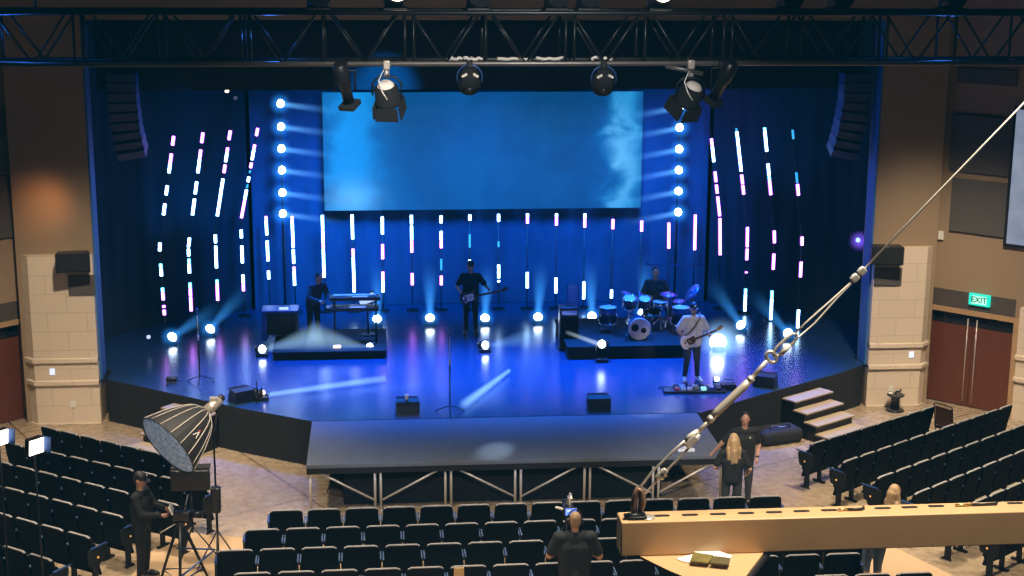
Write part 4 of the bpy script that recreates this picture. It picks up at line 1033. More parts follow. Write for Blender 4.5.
def keyboard(p, w, d, lb):
    t = thing('keyboard', lb, 'keyboard', p)
    MB().box((0, 0, .04), (w, d, .08), bev=.01).build('case', 'black_plastic', t)
    mb = MB(); n = int(w*.8/.026)
    for k in range(n): mb.box((-w*.42+k*w*.84/n, d*.22, .088), (w*.84/n-.003, d*.45, .016))
    mb.build('white_keys', 'keys', t)
    MB().box((.1*w, -d*.25, .083), (w*.3, d*.22, .008)).build('display', 'lcd', t)
keyboard(kc+V((0, 0, .948)), 1.1, .30, 'upper keyboard on the two-tier stand')
keyboard(kc+V((-.06, -.02, .718)), 1.15, .32, 'lower keyboard on the two-tier stand')
p = B(367, 299, 32.85)
t = thing('laptop', 'open laptop with glowing pale screen above the keyboards', 'laptop', p)
MB().box((0, 0, 0), (.40, .012, .27), rot=Matrix.Rotation(-.35, 3, 'Y') @ Matrix.Rotation(-.5, 3, 'X'), bev=.004).build('lid', 'black_plastic', t)
MB().box((0, -.012, .004), (.36, .006, .2), rot=Matrix.Rotation(-.35, 3, 'Y') @ Matrix.Rotation(-.5, 3, 'X')).build('display', 'lcd_white', t)
MB().tube([(0, .03, -.05), (.02, .05, -(p.z-RZ))], .018).build('stand_pole', 'black_metal', t)
MB().cyl((.02, .05, -(p.z-RZ)), (.02, .05, -(p.z-RZ)+.02), .15, seg=18).build('stand_base', 'black_metal', t)
# synth desk at the outer end of the riser
a = B(259, 314, 32.6)
t = thing('synth_desk', 'side desk tinted with blue light at the outer end of the keyboards', 'desk', (-4.95+.25, 32.75, RZ))
MB().box((0, 0, .66), (.80, .55, .05), bev=.008).build('desk_top', 'blue_or_lit_metal', t)  # blue stage light put into the desk colour
MB().box((-.34, 0, .32), (.10, .5, .64)).build('side_panel', 'blue_or_lit_metal', t); MB().box((.36, 0, .32), (.06, .5, .64)).build('side_panel', 'black_plastic', t); MB().box((.02, .22, .33), (.62, .04, .62)).build('back_panel', 'black_plastic', t)
o = MB().box((0, 0, 0), (.20, .14, .03), bev=.006).build('sound_module', 'lcd_white'); o.location = (-4.62, 32.62, RZ+.702); tag(o, 'small bright sound module on the blue-tinted side desk', 'music device', kind='thing')
o = MB().box((0, 0, 0), (.16, .05, .05), bev=.01).build('pedal_unit', 'e_warm'); o.location = (-3.45, 31.85, RZ+.026); tag(o, 'tiny glowing pedal under the keyboards', 'pedal', kind='thing')

# drums
dx0, dx1 = A(568, 361, SZ).x, A(690, 360, SZ).x
DRX, DRY, DRW, DRH = (dx0+dx1)/2, 31.2, dx1-dx0, .28
t = thing('drum_riser', 'black drum riser platform behind the guitarist', 'riser', (DRX, DRY+1.25, SZ))
MB().box((0, 0, DRH-.03), (DRW, 2.5, .06), bev=.01).build('riser_top', 'black_matte', t)
MB().box((0, 0, (DRH-.06)/2), (DRW-.06, 2.44, DRH-.06)).build('riser_skirt', 'black_matte', t)
DZ = SZ+DRH
bc = B(639.5, 330, 31.65); rb_ = bc.z-DZ-.015; rb_ = min(max(rb_, .24), .31)
t = thing('bass_drum', 'bass drum with pale head and two round black spots', 'drum', (bc.x, 31.65, DZ))
RX = Matrix.Rotation(pi/2, 3, 'X')
c0 = V((0, 0, rb_+.015))
MB().lathe([(rb_-.012, -.42), (rb_-.012, 0)], c=c0, rot=RX, seg=36).build('shell', 'drum_shell', t)
MB().lathe([(rb_-.01, 0), (rb_-.03, .006), (.001, .008)], c=c0, rot=RX, seg=36).build('drum_head', 'drum_head', t)
mb = MB(); mb.tube([c0+V((cos(a)*(rb_-.004), -.004, sin(a)*(rb_-.004))) for a in [2*pi*k/36 for k in range(36)]], .013, closed=True); mb.build('hoop', 'drum_head', t)
for sx, sz, r in ((-.10, .03, .085), (.09, -.035, .062)):
    MB().cyl(c0+V((sx, -.006, sz)), c0+V((sx, -.014, sz)), r, seg=24).build('black_spot', 'black_matte', t)
for s in (-1, 1): MB().tube([c0+V((s*(rb_-.03), .12, -.05)), V((s*(rb_+.10), -.08, .012))], .011).build('spur', 'chrome', t)
def drum(p, r, h, lb, legs=0, tilt=0, topm='drum_head', kind='drum', shell='drum_shell'):
    t = thing('floor_tom' if legs == 3 and h > .25 else ('snare_drum' if legs == 2 else 'rack_tom'), lb, 'drum', p)
    R_ = Matrix.Rotation(tilt, 3, 'X')
    MB().lathe([(r, 0), (r, h)], rot=R_, seg=28).build('shell', shell, t)
    MB().lathe([(r-.004, h), (r-.01, h+.006), (.001, h+.008)], rot=R_, seg=28).build('drum_head', topm, t)
    for z in (0, h): MB().tube([R_ @ V((cos(a)*(r+.006), sin(a)*(r+.006), z)) for a in [2*pi*k/28 for k in range(28)]], .009, closed=True).build('hoop', 'chrome', t)
    dz = p[2]-DZ
    if legs == 3:
        for k in range(3):
            a = 2*pi*k/3+.5; MB().tube([(cos(a)*(r+.02), sin(a)*(r+.02), h*.6), (cos(a)*(r+.02), sin(a)*(r+.02), -dz)], .010).build('leg', 'chrome', t)
    else:
        MB().tube([(0, 0, 0), (0, 0, -dz+.2)], .013).build('stand_pole', 'chrome', t)
        for k in range(3):
            a = 2*pi*k/3+.5; MB().tube([(0, 0, -dz+.28), (cos(a)*.22, sin(a)*.22, -dz+.012)], .009).build('leg', 'chrome', t)
    return t
drum((2.55, 32.45, DZ+.20), .19, .36, 'floor tom at the drum shield side of the kit', 3)
drum((4.15, 32.25, DZ+.22), .19, .36, 'floor tom at the guitarist\'s side of the kit', 3)
drum((3.74, 32.52, DZ+.52), .165, .13, 'snare drum with bright rim in front of the drummer', 2, shell='chrome')
drum((2.98, 32.22, DZ+.62), .14, .22, 'blue-lit rack tom over the bass drum, nearer the drum shield', 0, .3)
drum((3.32, 32.22, DZ+.62), .13, .2, 'small rack tom over the bass drum, nearer the guitarist', 0, .3)
def cymbal(px_, Y, r, tilt, m, lb, roll=0):
    p = B(px_[0], px_[1], Y); t = thing('cymbal_stand', lb, 'cymbal', (p.x, p.y, DZ)); h = p.z-DZ
    R_ = Matrix.Rotation(tilt, 3, 'X') @ Matrix.Rotation(roll, 3, 'Y')
    MB().lathe([(r, -.012), (r*.55, .0), (r*.2, .008), (r*.14, .028), (.006, .032), (.006, .026), (r*.13, .022), (r*.2, .002), (r*.55, -.006), (r, -.016)], c=(0, 0, h), rot=R_, seg=36).build('cymbal', m, t)
    MB().tube([(0, 0, h+.06), (0, 0, h*.5), (0, 0, .2)], .011).build('pole', 'chrome', t)
    for k in range(3):
        a = 2*pi*k/3; MB().tube([(0, 0, .28), (cos(a)*.25, sin(a)*.25, .012)], .010).build('leg', 'chrome', t)
cymbal((668.6, 294.2), 32.65, .20, .12, 'cym_violet_lit', 'ride cymbal tinted with violet light, upper of two beside the drummer', .05)
cymbal((678.8, 300.8), 32.75, .16, .1, 'cym_violet_lit', 'cymbal tinted with violet light, lower of two beside the drummer', -.03)
cymbal((631, 295.5), 32.75, .24, .15, 'cym_blue_lit', 'large tilted crash cymbal tinted with blue light over the floor tom', .42)
cymbal((643, 297), 32.95, .19, .5, 'cym_blue_lit', 'steeply tilted pale cymbal left of the drummer', .9)
cymbal((692, 292), 32.7, .22, .3, 'cym_blue_lit', 'blue-lit crash cymbal at the guitarist\'s side of the kit', -.85)
p = B(683, 266.5, 33.05)
t = thing('overhead_boom_stand', 'tall boom microphone stand reaching over the drummer', 'microphone stand', (p.x+.25, 33.05, DZ))
MB().tube([(0, 0, .02), (0, 0, p.z-DZ)], .012).build('pole', 'black_metal', t); MB().cyl((0, 0, 0), (0, 0, .03), .16, seg=20).build('base', 'black_metal', t)
q = B(651, 265, 33.05)-V((p.x+.25, 33.05, DZ)); MB().tube([V((.25, 0, p.z-DZ+.02)), q], .010).build('boom', 'blue_or_lit_metal', t); MB().caps(q, q+V((-.12, 0, .05)), .025, .02).build('microphone', 'blue_or_lit_metal', t)
t = thing('drum_stool', 'round black drum stool under the drummer', 'stool', (3.80, 33.52, DZ))
MB().lathe([(.15, .14), (.17, .16), (.17, .21), (.14, .23)], seg=24).build('seat', 'black_matte', t)
for k in range(3): MB().tube([(0, 0, .14), (.2*cos(k*2.1), .2*sin(k*2.1), .012)], .012).build('leg', 'chrome', t)
# shield, amplifiers
a, b = B(588, 285, 32.2), B(598, 330, 32.2)
t = thing('drum_shield', 'narrow clear acrylic drum shield left of the kit', 'screen', ((a.x+b.x)/2, 32.15, DZ-DRH))
sx_ = abs(b.x-a.x)
t.location.x = dx0+.22; t.location.z = DZ
MB().box((0, 0, .58), (sx_, .01, 1.12)).build('acrylic_panel', 'acrylic', t)
for s in (-1, 1): MB().box((s*sx_/2, 0, .58), (.02, .02, 1.14)).build('edge_strip', 'blue_or_lit_metal', t)
MB().box((0, 0, .012), (sx_+.06, .16, .024)).build('foot', 'black_metal', t)
def amp(x, y, w, h, z, lb):
    t = thing('amplifier', lb, 'amplifier', (x, y, z))
    MB().box((0, 0, h/2+.02), (w, .35, h), bev=.02).build('cabinet', 'black_plastic', t)
    MB().box((0, -.178, h*.42+.02), (w*.88, .012, h*.72)).build('grille', 'black_matte', t); MB().box((0, -.178, h*.9), (w*.8, .01, h*.1)).build('control_panel', 'chrome', t)
    for s in (-1, 1): MB().cyl((s*w*.4, 0, 0), (s*w*.4, 0, .02), .03).build('foot', 'black_plastic', t)
amp(1.62, 33.0-1.9+1.0, .42, .95, SZ, 'tall dark amplifier left of the drum shield')
# wedges
def wedge(x, y, rz, lb):
    t = thing('stage_monitor', lb, 'monitor speaker', (x, y, SZ), rz); t.scale = (.8, .8, .78)
    MB().prism([(-.20, 0), (.20, 0), (.20, .12), (.06, .33), (-.20, .30)], -.28, .28, 'x', bev=.012).build('cabinet', 'black_plastic', t)
    d = V((0, .14, .21)).normalized(); R_ = aim(V((0, .21, .14)))
    MB().box((0, .135, .225), (.5, .01, .24), rot=Matrix.Rotation(radians(-33.7), 3, 'X')).build('grille', 'black_matte', t)
    for s in (-1, 1): MB().tube([(s*.284, -.05, .15), (s*.295, -.05, .18), (s*.295, .05, .18), (s*.284, .05, .15)], .008).build('handle', 'black_metal', t)
for px_, rz, lb in (((408, 415), 0, 'black monitor wedge at the stage edge with a pale cup on it'), ((600, 411.5), 0, 'black monitor wedge at the stage edge behind the exit half of the portable deck'), ((241, 404), .55, 'black monitor wedge at the stage edge near the softbox'), ((768, 389), -.5, 'black monitor wedge at the stage edge behind the turnbuckle')):
    p = A(*px_, SZ); wedge(p.x, p.y+.22, rz, lb)
p = A(408, 415, SZ)
o = MB().lathe([(.032, 0), (.04, .11), (.036, .11), (.03, .01)], seg=16).build('paper_cup', 'paper'); o.location = (p.x-.02, p.y+.16, SZ+.255); tag(o, 'pale paper cup on the monitor wedge left of the microphone stand', 'cup', kind='thing')
p = A(257, 403, SZ)
t = thing('small_tripod_stand', 'short black tripod stand beside the monitor wedge near the softbox', 'stand', (p.x, p.y+.1, SZ))
MB().tube([(0, 0, .1), (0, 0, .42)], .012).build('pole', 'black_metal', t)
for k in range(3): MB().tube([(0, 0, .18), (.14*cos(k*2.1+.5), .14*sin(k*2.1+.5), .01)], .009).build('leg', 'black_metal', t)
# microphone stands
def mic_stand(p, h, lb, boom=None):
    t = thing('microphone_stand', lb, 'microphone stand', p)
    MB().cyl((0, 0, .1), (0, 0, h*.62), .014, seg=10).build('pole', 'black_metal', t); MB().cyl((0, 0, h*.6), (0, 0, h-.12), .009, seg=10).build('upper_pole', 'alu', t)
    MB().cyl((0, 0, h*.58), (0, 0, h*.65), .022).build('clutch', 'alu', t)
    for k in range(3): MB().tube([(0, 0, .16), (.32*cos(k*2.094+.5), .32*sin(k*2.094+.5), .012)], .010).build('leg', 'black_metal', t)
    mb = MB(); mb.caps((0, -.0, h-.12), (0, -.03, h-.02), .014, .02); mb.ball((0, -.035, h), .03); mb.build('microphone', 'mic_blue', t)
mk('mic_blue', (.05, .16, .4), .35, .5)
mic_stand(A(450, 413.5, SZ), 1.64, 'straight microphone stand at the centre front of the stage')
mic_stand(A(199, 386, SZ)+V((0, .2, 0)), 1.55, 'thin dark microphone stand in the softbox-side corner of the stage')
p = A(172, 383, SZ)
t = thing('floor_stand_light', 'small dark floor stand in the softbox-side corner of the stage', 'stand', p); MB().box((0, 0, .08), (.22, .16, .10), bev=.02).build('box', 'black_plastic', t)
for k in range(3): MB().tube([(0, 0, .1), (.2*cos(k*2.1), .2*sin(k*2.1), .01)], .01).build('leg', 'black_metal', t)
# pedalboard
p = A(691, 391, SZ)
t = thing('pedalboard', 'black pedalboard crowded with coloured effect pedals at the guitarist\'s feet', 'pedalboard', (p.x, p.y+.0, SZ), radians(-3))
MB().box((.06, 0, .025), (1.25, .36, .05), bev=.01).build('board', 'black_plastic', t)
for k, (x, m) in enumerate(((-.30, 'red'), (-.17, 'white_plastic'), (-.04, 'white_plastic'), (.09, 'brass'), (.24, 'exit_face'), (.40, 'blue_or_lit_metal'), (.54, 'black_metal'))):
    for y in (-.08, .09):
        q = MB().box((x, y, .075), (.10, .13, .05), bev=.008).build('effect_pedal', m if y < 0 else ('white_plastic' if k % 2 else 'black_metal'), t)
        MB().cyl((x, y-.035, .10), (x, y-.035, .116), .014, seg=8).build('footswitch', 'chrome', q)
p = A(668, 388, SZ)
o = MB().tube([(-.2, 0, .01), (-.1, .05, .012), (0, -.03, .012), (.1, .05, .012), (.22, 0, .01)], .012).build('guitar_cable', 'black_plastic'); o.location = p+V((0, 0, .003)); tag(o, 'black cable lying left of the pedalboard', 'cable', kind='thing')
p = A(728, 389, SZ)
t = thing('small_floor_box', 'small black stage box right of the pedalboard', 'box', p); MB().box((0, 0, .06), (.3, .2, .12), bev=.01).build('case', 'black_plastic', t); MB().tube([(-.1, 0, .12), (-.1, 0, .2), (.1, 0, .2), (.1, 0, .12)], .01).build('handle', 'black_metal', t)

# ------------------------------------------------------------------ auditorium seats
def make_seat(end=None):
    t = thing('auditorium_seat', 'x', 'seat', (0, 0, -50), 0, 'x')
    prof = []
    w0, w1, z0, z1, r = .290, .262, .20, .855, .06
    oc = [(-w0, z0), (w0, z0), (w1, z1-r)] + [(w1-r+r*cos(a), z1-r+r*sin(a)) for a in (pi/8, pi/4, 3*pi/8)] + [(w1-r, z1), (-w1+r, z1)] + [(-w1+r+r*cos(a), z1-r+r*sin(a)) for a in (5*pi/8, 3*pi/4, 7*pi/8)] + [(-w1, z1-r)]
    def lean(mb):
        for v in mb.bm.verts: v.co.y += .06-(v.co.z-.4)*.22+.30*v.co.x*v.co.x
    mb = MB(); mb.prism(oc, .0, .065, 'y', bev=.014); lean(mb); mb.build('backrest', 'seat_fabric', t)
    mb = MB(); mb.box((0, .030, z1+.007), (.41, .046, .016), bev=.006); 
    for e in (-1, 1): mb.box((e*.222, .030, z1-.006), (.06, .046, .014), rot=Matrix.Rotation(e*.55, 3, 'Y'), bev=.005)
    lean(mb); mb.build('top_rim', 'seat_top_highlight', t, label='greyish highlight painted along the top rim')  # pale strip paints the light on the seat top
    mb = MB(); mb.box((0, .155, .50), (.46, .085, .40), rot=Matrix.Rotation(.22, 3, 'X'), bev=.03, seg=3); mb.build('tip_up_cushion', 'seat_fabric', t)
    for s in (-1, 1):
        if end is not None and s == end: continue
        MB().box((s*.284, .19, .615), (.026, .30, .035), bev=.010).build('armrest', 'arm_lit_tint', t)
        mb = MB(); mb.box((s*.284, .14, .31), (.024, .07, .58)); mb.box((s*.284, .14, .015), (.024, .26, .03)); mb.build('side_leg', 'black_metal', t)
    if end is not None:
        s = end
        mb = MB(); mb.prism([(-.02, 0), (.20, 0), (.12, .05), (.11, .36), (.25, .42), (.29, .62), (.27, .66), (-.07, .66), (-.08, .42), (.0, .36), (.0, .05)], s*.272, s*.296, 'x', bev=.006); pn = mb.build('end_panel', 'black_matte', t)
        MB().cyl((s*.296, .12, .5), (s*.302, .12, .5), .016, seg=12).build('aisle_light', 'e_dot', pn)
        MB().box((s*.284, .16, .672), (.05, .34, .02), bev=.008).build('armrest', 'blue_or_lit_metal', t)  # blue light on the end armrest put into its colour
    return t
SEAT = {0: make_seat(None), -1: make_seat(-1), 1: make_seat(1)}
def place_seat(p, rz, label, group, sx=1, end=0):
    r = dup(SEAT[end], (p[0], p[1], .012), rz, label, group, sx)
    return r
SEATS = []
ROWS_C = [(22.86, -4.31, .598, 14), (22.08, -4.63, .613, 15), (21.30, -4.98, .620, 16), (20.44, -4.66, .619, 15)]
for i, (Y, x0, pitch, n) in enumerate(ROWS_C):
    for k in range(n):
        x = x0+pitch*(k+.45)
        if i == 3 and -0.02 < x < .02: continue
        place_seat((x, Y+.006*x), radians(.8), 'black auditorium seat, %s row of the centre block, %s from the softbox aisle' % (('front', 'second', 'third', 'fourth')[i], ORD[k]), 'seats of the centre block', pitch/.606, -1 if k == 0 else (1 if k == n-1 else 0))
a = A(915, 573, .87)
for k, x in enumerate((a.x-.62*2, a.x-.62, a.x)):
    place_seat((x, a.y), radians(.8), 'black auditorium seat, last row under the tan beam, %s from the exit-side aisle' % ORD[2-k], 'seats of the centre block', 1.02, 1 if k == 2 else 0)
ROWS_L = [((-8.818, 27.46), (.4105, -.295), 0, 7), ((-8.408, 25.998), (.430, -.283), -2, 7), ((-8.36, 24.991), (.4405, -.307), -2, 6), ((-8.752, 24.249), (.446, -.307), -1, 5), ((-8.253, 22.861), (.457, -.321), -2, 3), ((-8.181, 21.734), (.452, -.336), -1, 2)]
for i, (p0, st, k0, k1) in enumerate(ROWS_L):
    ang = atan2(st[1], st[0]); pit = hypot(*st)
    n = k1-k0
    for k in range(k0, k1):
        x, y = p0[0]+st[0]*(k+.45), p0[1]+st[1]*(k+.45)
        place_seat((x, y), ang, 'black auditorium seat, %s row of the block under the softbox, %s from the aisle' % (('front', 'second', 'third', 'fourth', 'fifth', 'sixth')[i], ORD[k1-1-k]), 'seats of the block under the softbox', pit/.606, 1 if k == k1-1 else 0)
ROWS_R = [((5.191, 25.393), (.387, .262), 0, 8), ((5.482, 24.409), (.398, .281), 0, 11), ((5.824, 23.582), (.422, .301), 0, 11), ((6.189, 22.799), (.412, .303), 0, 10), ((6.56, 22.02), (.415, .303), 0, 8), ((6.93, 21.24), (.415, .303), 0, 5)]
for i, (p0, st, k0, k1) in enumerate(ROWS_R):
    ang = atan2(st[1], st[0]); pit = hypot(*st)
    for k in range(k0, k1):
        x, y = p0[0]+st[0]*(k+.5), p0[1]+st[1]*(k+.5)
        place_seat((x, y), ang, 'black auditorium seat, %s row before the exit doors, %s from the aisle' % (('front', 'second', 'third', 'fourth', 'fifth', 'sixth')[i], ORD[k]), 'seats of the block before the exit doors', pit/.606, -1 if k == 0 else 0)
for s in SEAT.values():
    for ch in list(s.children):
        for g in list(ch.children): bpy.data.objects.remove(g)
        bpy.data.objects.remove(ch)
    bpy.data.objects.remove(s)
# loose stacking chair, cable spool, bags
p = A(949, 449, 0)
t = thing('stacking_chair', 'loose dark stacking chair with framed back behind the front row, before the exit doors', 'chair', (p.x, p.y, 0), radians(-78+20))
MB().box((0, 0, .45), (.44, .42, .05), bev=.02).build('seat', 'black_plastic', t)
MB().box((0, -.235, .70), (.38, .03, .40), rot=Matrix.Rotation(.15, 3, 'X'), bev=.012).build('backrest', 'leather', t)
mb = MB(); mb.tube([(-.21, -.20, .02), (-.21, -.2, .45), (-.21, -.28, .93), (-.17, -.29, .96), (.17, -.29, .96), (.21, -.28, .93), (.21, -.2, .45), (.21, -.20, .02)], .013); mb.build('back_frame', 'black_metal', t)
for s in (-1, 1): MB().tube([(s*.21, .20, 0), (s*.21, .18, .44)], .012).build('leg', 'black_metal', t); MB().tube([(s*.21, -.20, 0), (s*.21, -.19, .3)], .0135).build('leg', 'black_metal', t)
p = A(892, 408, 0)
t = thing('cable_spool', 'black cable spool standing on end before the exit pier', 'cable spool', (p.x, 29.93, 0))
MB().lathe([(.19, 0), (.19, .03), (.17, .04), (.10, .05)], seg=28).build('lower_flange', 'black_plastic', t); MB().lathe([(.10, .05), (.095, .30), (.11, .32)], seg=24).build('hub', 'black_plastic', t)
MB().lathe([(.10, .31), (.18, .33), (.185, .355), (.17, .36)], seg=28).build('upper_flange', 'black_plastic', t)
mb = MB(); mb.tube([(0, 0, .355), (0, 0, .42), (.10, 0, .42), (.10, 0, .47)], .02); mb.build('crank_handle', 'black_metal', t); MB().box((-.1, .04, .375), (.09, .07, .03), bev=.008).build('plug_box', 'white_plastic', t)
p = A(781, 447, 0)
t = thing('equipment_bag', 'black soft equipment bag lying beside the stage steps', 'bag', (p.x, p.y+.35, 0), radians(18))
mb = MB(); mb.box((0, 0, .15), (.95, .55, .30), bev=.11, seg=4); mb.build('bag_body', 'cloth_black', t)
MB().tube([(-.25, -.1, .28), (-.2, -.1, .36), (.2, -.1, .36), (.25, -.1, .28)], .016).build('handle', 'black_plastic', t)
MB().box((.1, 0, .302), (.16, .05, .006)).build('badge', 'mirror_grey', t)
p = A(796, 437, 0)
o = MB().box((0, 0, .075), (.26, .05, .15), bev=.006).build('wood_block', 'card'); o.location = (p.x-.06, p.y+.06, 0); o.rotation_euler = (0, 0, radians(30)); tag(o, 'small tan wooden block between the bag and the steps', 'wood block', kind='thing')
# cardboard on a seat in the centre block
p = A(458.5, 565, .9)
o = MB().box((0, 0, 0), (.145, .03, .34), bev=.004).build('cardboard_sheet_hanging', 'card'); o.location = (p.x, p.y-.12, .74); tag(o, 'tan cardboard sheet hung over a seat back in the fourth centre row', 'cardboard', kind='thing')
# white folded paper on the deck
p = A(686, 452, SZ)
o = MB().prism([(-.14, 0), (.16, 0), (.06, .16), (.03, .20), (-.02, .12)], 0, .05).build('folded_paper', 'paper'); o.location = (p.x, p.y+.02, SZ+.001); tag(o, 'crumpled white paper on the portable deck near the woman', 'paper', kind='thing')

# ------------------------------------------------------------------ softbox, cameras
Ys = 21.75
base = A(213, 590, 0); base = V((base.x+.04, base.y+.55, 0))
hub = B(209, 409, base.y); ctr = B(170, 446, base.y-.25)
ax = (CR*-.61+CU*-.59-CF*.50).normalized()
t = thing('parabolic_softbox', 'big grey-ribbed parabolic softbox with pale blue diffuser, tilted down beside the aisle', 'softbox', hub)
R_ = aim(ax)
Ls, Rs, NS = .86, .54, 16
for k in range(NS):
    mb = MB(); n_ = 7; rows = []
    for i in range(n_+1):
        f = i/n_; rr = .07+(Rs-.07)*(f**.55); zz = .05+(Ls-.05)*f
        rows.append([mb.bm.verts.new(R_ @ V((cos(a)*rr, sin(a)*rr, zz))) for a in (2*pi*(k+.0)/NS, 2*pi*(k+.5)/NS, 2*pi*(k+1)/NS)])
    for a, b in zip(rows, rows[1:]):
        for j in range(2): mb.bm.faces.new((a[j], a[j+1], b[j+1], b[j]))
    pan = mb.build('fabric_panel', 'umbrella', t)
    mb = MB(); mb.tube([R_ @ V((cos(2*pi*k/NS)*(.075+(Rs-.07)*((i/7)**.55)), sin(2*pi*k/NS)*(.075+(Rs-.07)*((i/7)**.55)), .05+(Ls-.05)*i/7)) for i in range(8)], .0075, seg=6); mb.build('rib', 'rib', t)
    if k == 13 or k == 5:
        pass
# emblem on a panel that faces the hall
best = max(range(NS), key=lambda k: (R_ @ V((cos(2*pi*(k+.5)/NS), sin(2*pi*(k+.5)/NS), -.35))).dot((-CF*.9+CR*.5).normalized()))
a = 2*pi*(best+.5)/NS; rad = R_ @ V((cos(a), sin(a), 0)); tan_ = R_ @ V((-sin(a), cos(a), 0)); fw = ax
f_ = .62; rr = .07+(Rs-.07)*f_**.55; pc = rad*(rr+.006)+fw*(.05+(Ls-.05)*f_)
mb = MB(); mb.tube([pc-fw*.06+tan_*0, pc+fw*.05+tan_*.04], .008, seg=5); mb.tube([pc-fw*.06, pc+fw*.05-tan_*.04], .008, seg=5); mb.build('white_emblem', 'white_plastic', t)
mb = MB(); mb.tube([pc-fw*.09+tan_*.0, pc-fw*.065+tan_*.02], .009, seg=5); mb.build('red_emblem', 'red', t)
m_d, nt, p_ = nodes('diffuser_cloth')
tc = nt.nodes.new('ShaderNodeTexCoord'); nz = nt.nodes.new('ShaderNodeTexNoise'); nz.inputs['Scale'].default_value = 22; nz.inputs['Detail'].default_value = 8
rp = nt.nodes.new('ShaderNodeValToRGB'); rp.color_ramp.elements[0].position = .35; rp.color_ramp.elements[1].position = .65; rp.color_ramp.elements[0].color = (.10, .17, .30, 1); rp.color_ramp.elements[1].color = (.38, .47, .60, 1)
nt.links.new(tc.outputs['Object'], nz.inputs[0]); nt.links.new(nz.outputs[0], rp.inputs[0]); nt.links.new(rp.outputs[0], p_.inputs['Base Color']); p_.inputs['Roughness'].default_value = .8
nt.links.new(rp.outputs[0], p_.inputs['Emission Color']); p_.inputs['Emission Strength'].default_value = .28
MT['diffuser'] = m_d
mb = MB(); mb.lathe([(Rs-.01, Ls-.02), (Rs-.05, Ls+.012), (.3, Ls+.03), (.001, Ls+.035)], rot=R_, seg=32); mb.build('front_diffuser', 'diffuser', t)
mb = MB(); mb.tube([R_ @ V((cos(a)*Rs, sin(a)*Rs, Ls)) for a in [2*pi*k/32 for k in range(32)]], .012, closed=True, seg=6); mb.build('rim', 'umbrella', t)
mb = MB(); mb.cyl(-ax*.22, ax*.06, .075, .085, seg=18); mb.box(-ax*.10+CU*.09, (.12, .12, .05)); lh = mb.build('lamp_head', 'galv', t)
MB().cyl(-ax*.30, -ax*.22, .05, .07, seg=14).build('lamp_rear', 'black_plastic', lh)
t = thing('light_stand', 'tall black light stand holding the softbox', 'light stand', base)
hz = hub.z-.13
top = V((hub.x-base.x-.02, hub.y-base.y+.10, hz))
MB().cyl((0, 0, .3), (0, 0, 1.35), .020).build('lower_pole', 'black_metal', t)
MB().tube([(0, 0, 1.3), (0, .0, hz-.35), V((hub.x-base.x, hub.y-base.y, hub.z))-ax*.16+V((0, .02, -.12))], .015).build('upper_pole', 'black_metal', t)
for k in range(3): MB().tube([(0, 0, .75), (.42*cos(k*2.094+.52), .42*sin(k*2.094+.52), .012)], .012).build('leg', 'black_metal', t)
MB().box((0, -.03, 1.27), (.15, .15, .42), bev=.03).build('battery_box', 'black_plastic', t)
# dolly camera
cp_ = B(172, 508, 22.2)
tb = V((cp_.x+.14, 22.0, 0))
t = thing('camera_tripod', 'black tripod with blue spreader bars carrying the camera under the softbox', 'tripod', tb)
ch = cp_.z-.14
for k in range(3):
    a = k*2.094+.55; MB().tube([(.04*cos(a), .04*sin(a), ch-.05), (.42*cos(a), .42*sin(a), .03)], [.028, .02]).build('leg', 'black_metal', t)
mb = MB(); pts3 = [V((.36*cos(k*2.094+.55), .36*sin(k*2.094+.55), .22)) for k in range(3)]; mb.tube(pts3, .014, closed=True, seg=6); mb.build('spreader', 'blue_or_lit_metal', t)
MB().tube([(-.25, -.35, .10), (.50, .10, .55)], .016).build('dolly_bar', 'blue_or_lit_metal', t); MB().tube([(-.10, .2, .55), (.50, .10, .55)], .016).build('dolly_bar', 'blue_or_lit_metal', t)
MB().lathe([(.05, ch-.1), (.075, ch-.03), (.075, ch)], seg=18).build('fluid_head', 'black_plastic', t); MB().tube([(-.05, 0, ch-.03), (-.30, -.05, ch-.16)], .010).build('pan_handle', 'alu', t)
t = thing('video_camera', 'black video camera with pale grip held by the man under the softbox', 'camera', (tb.x, tb.y, ch))
MB().box((.02, 0, .09), (.26, .13, .15), bev=.015).build('camera_body', 'black_plastic', t); MB().cyl((.14, 0, .10), (.34, 0, .10), .05, .058, seg=18).build('lens', 'black_metal', t)
MB().box((-.12, 0, .20), (.03, .20, .13), bev=.006, rot=Matrix.Rotation(-.4, 3, 'Y')).build('monitor', 'white_plastic', t); MB().tube([(-.08, 0, .165), (-.06, 0, .24), (.1, 0, .24), (.1, 0, .165)], .012).build('top_handle', 'black_metal', t)
MB().tube([(.05, .09, .1), (.12, .12, .38)], .010).build('rod', 'alu', t)
# monitor cart in the aisle beside the light stand
p = B(190, 481, 23.15)
t = thing('director_monitor', 'dark monitor with sun hood on a pole under the softbox', 'monitor', (p.x, 23.2, 0))
MB().box((0, 0, p.z), (.62, .10, .34), bev=.02).build('monitor_case', 'black_plastic', t); MB().box((0, .055, p.z), (.56, .008, .29)).build('monitor_screen', 'glass_dark', t)
mb = MB(); mb.box((0, .12, p.z+.18), (.62, .22, .015)); mb.build('sun_hood', 'black_matte', t)
MB().cyl((0, 0, .4), (0, 0, p.z-.16), .018).build('pole', 'black_metal', t)
for k in range(3): MB().tube([(0, 0, .5), (.36*cos(k*2.094), .36*sin(k*2.094), .012)], .012).build('leg', 'black_metal', t)
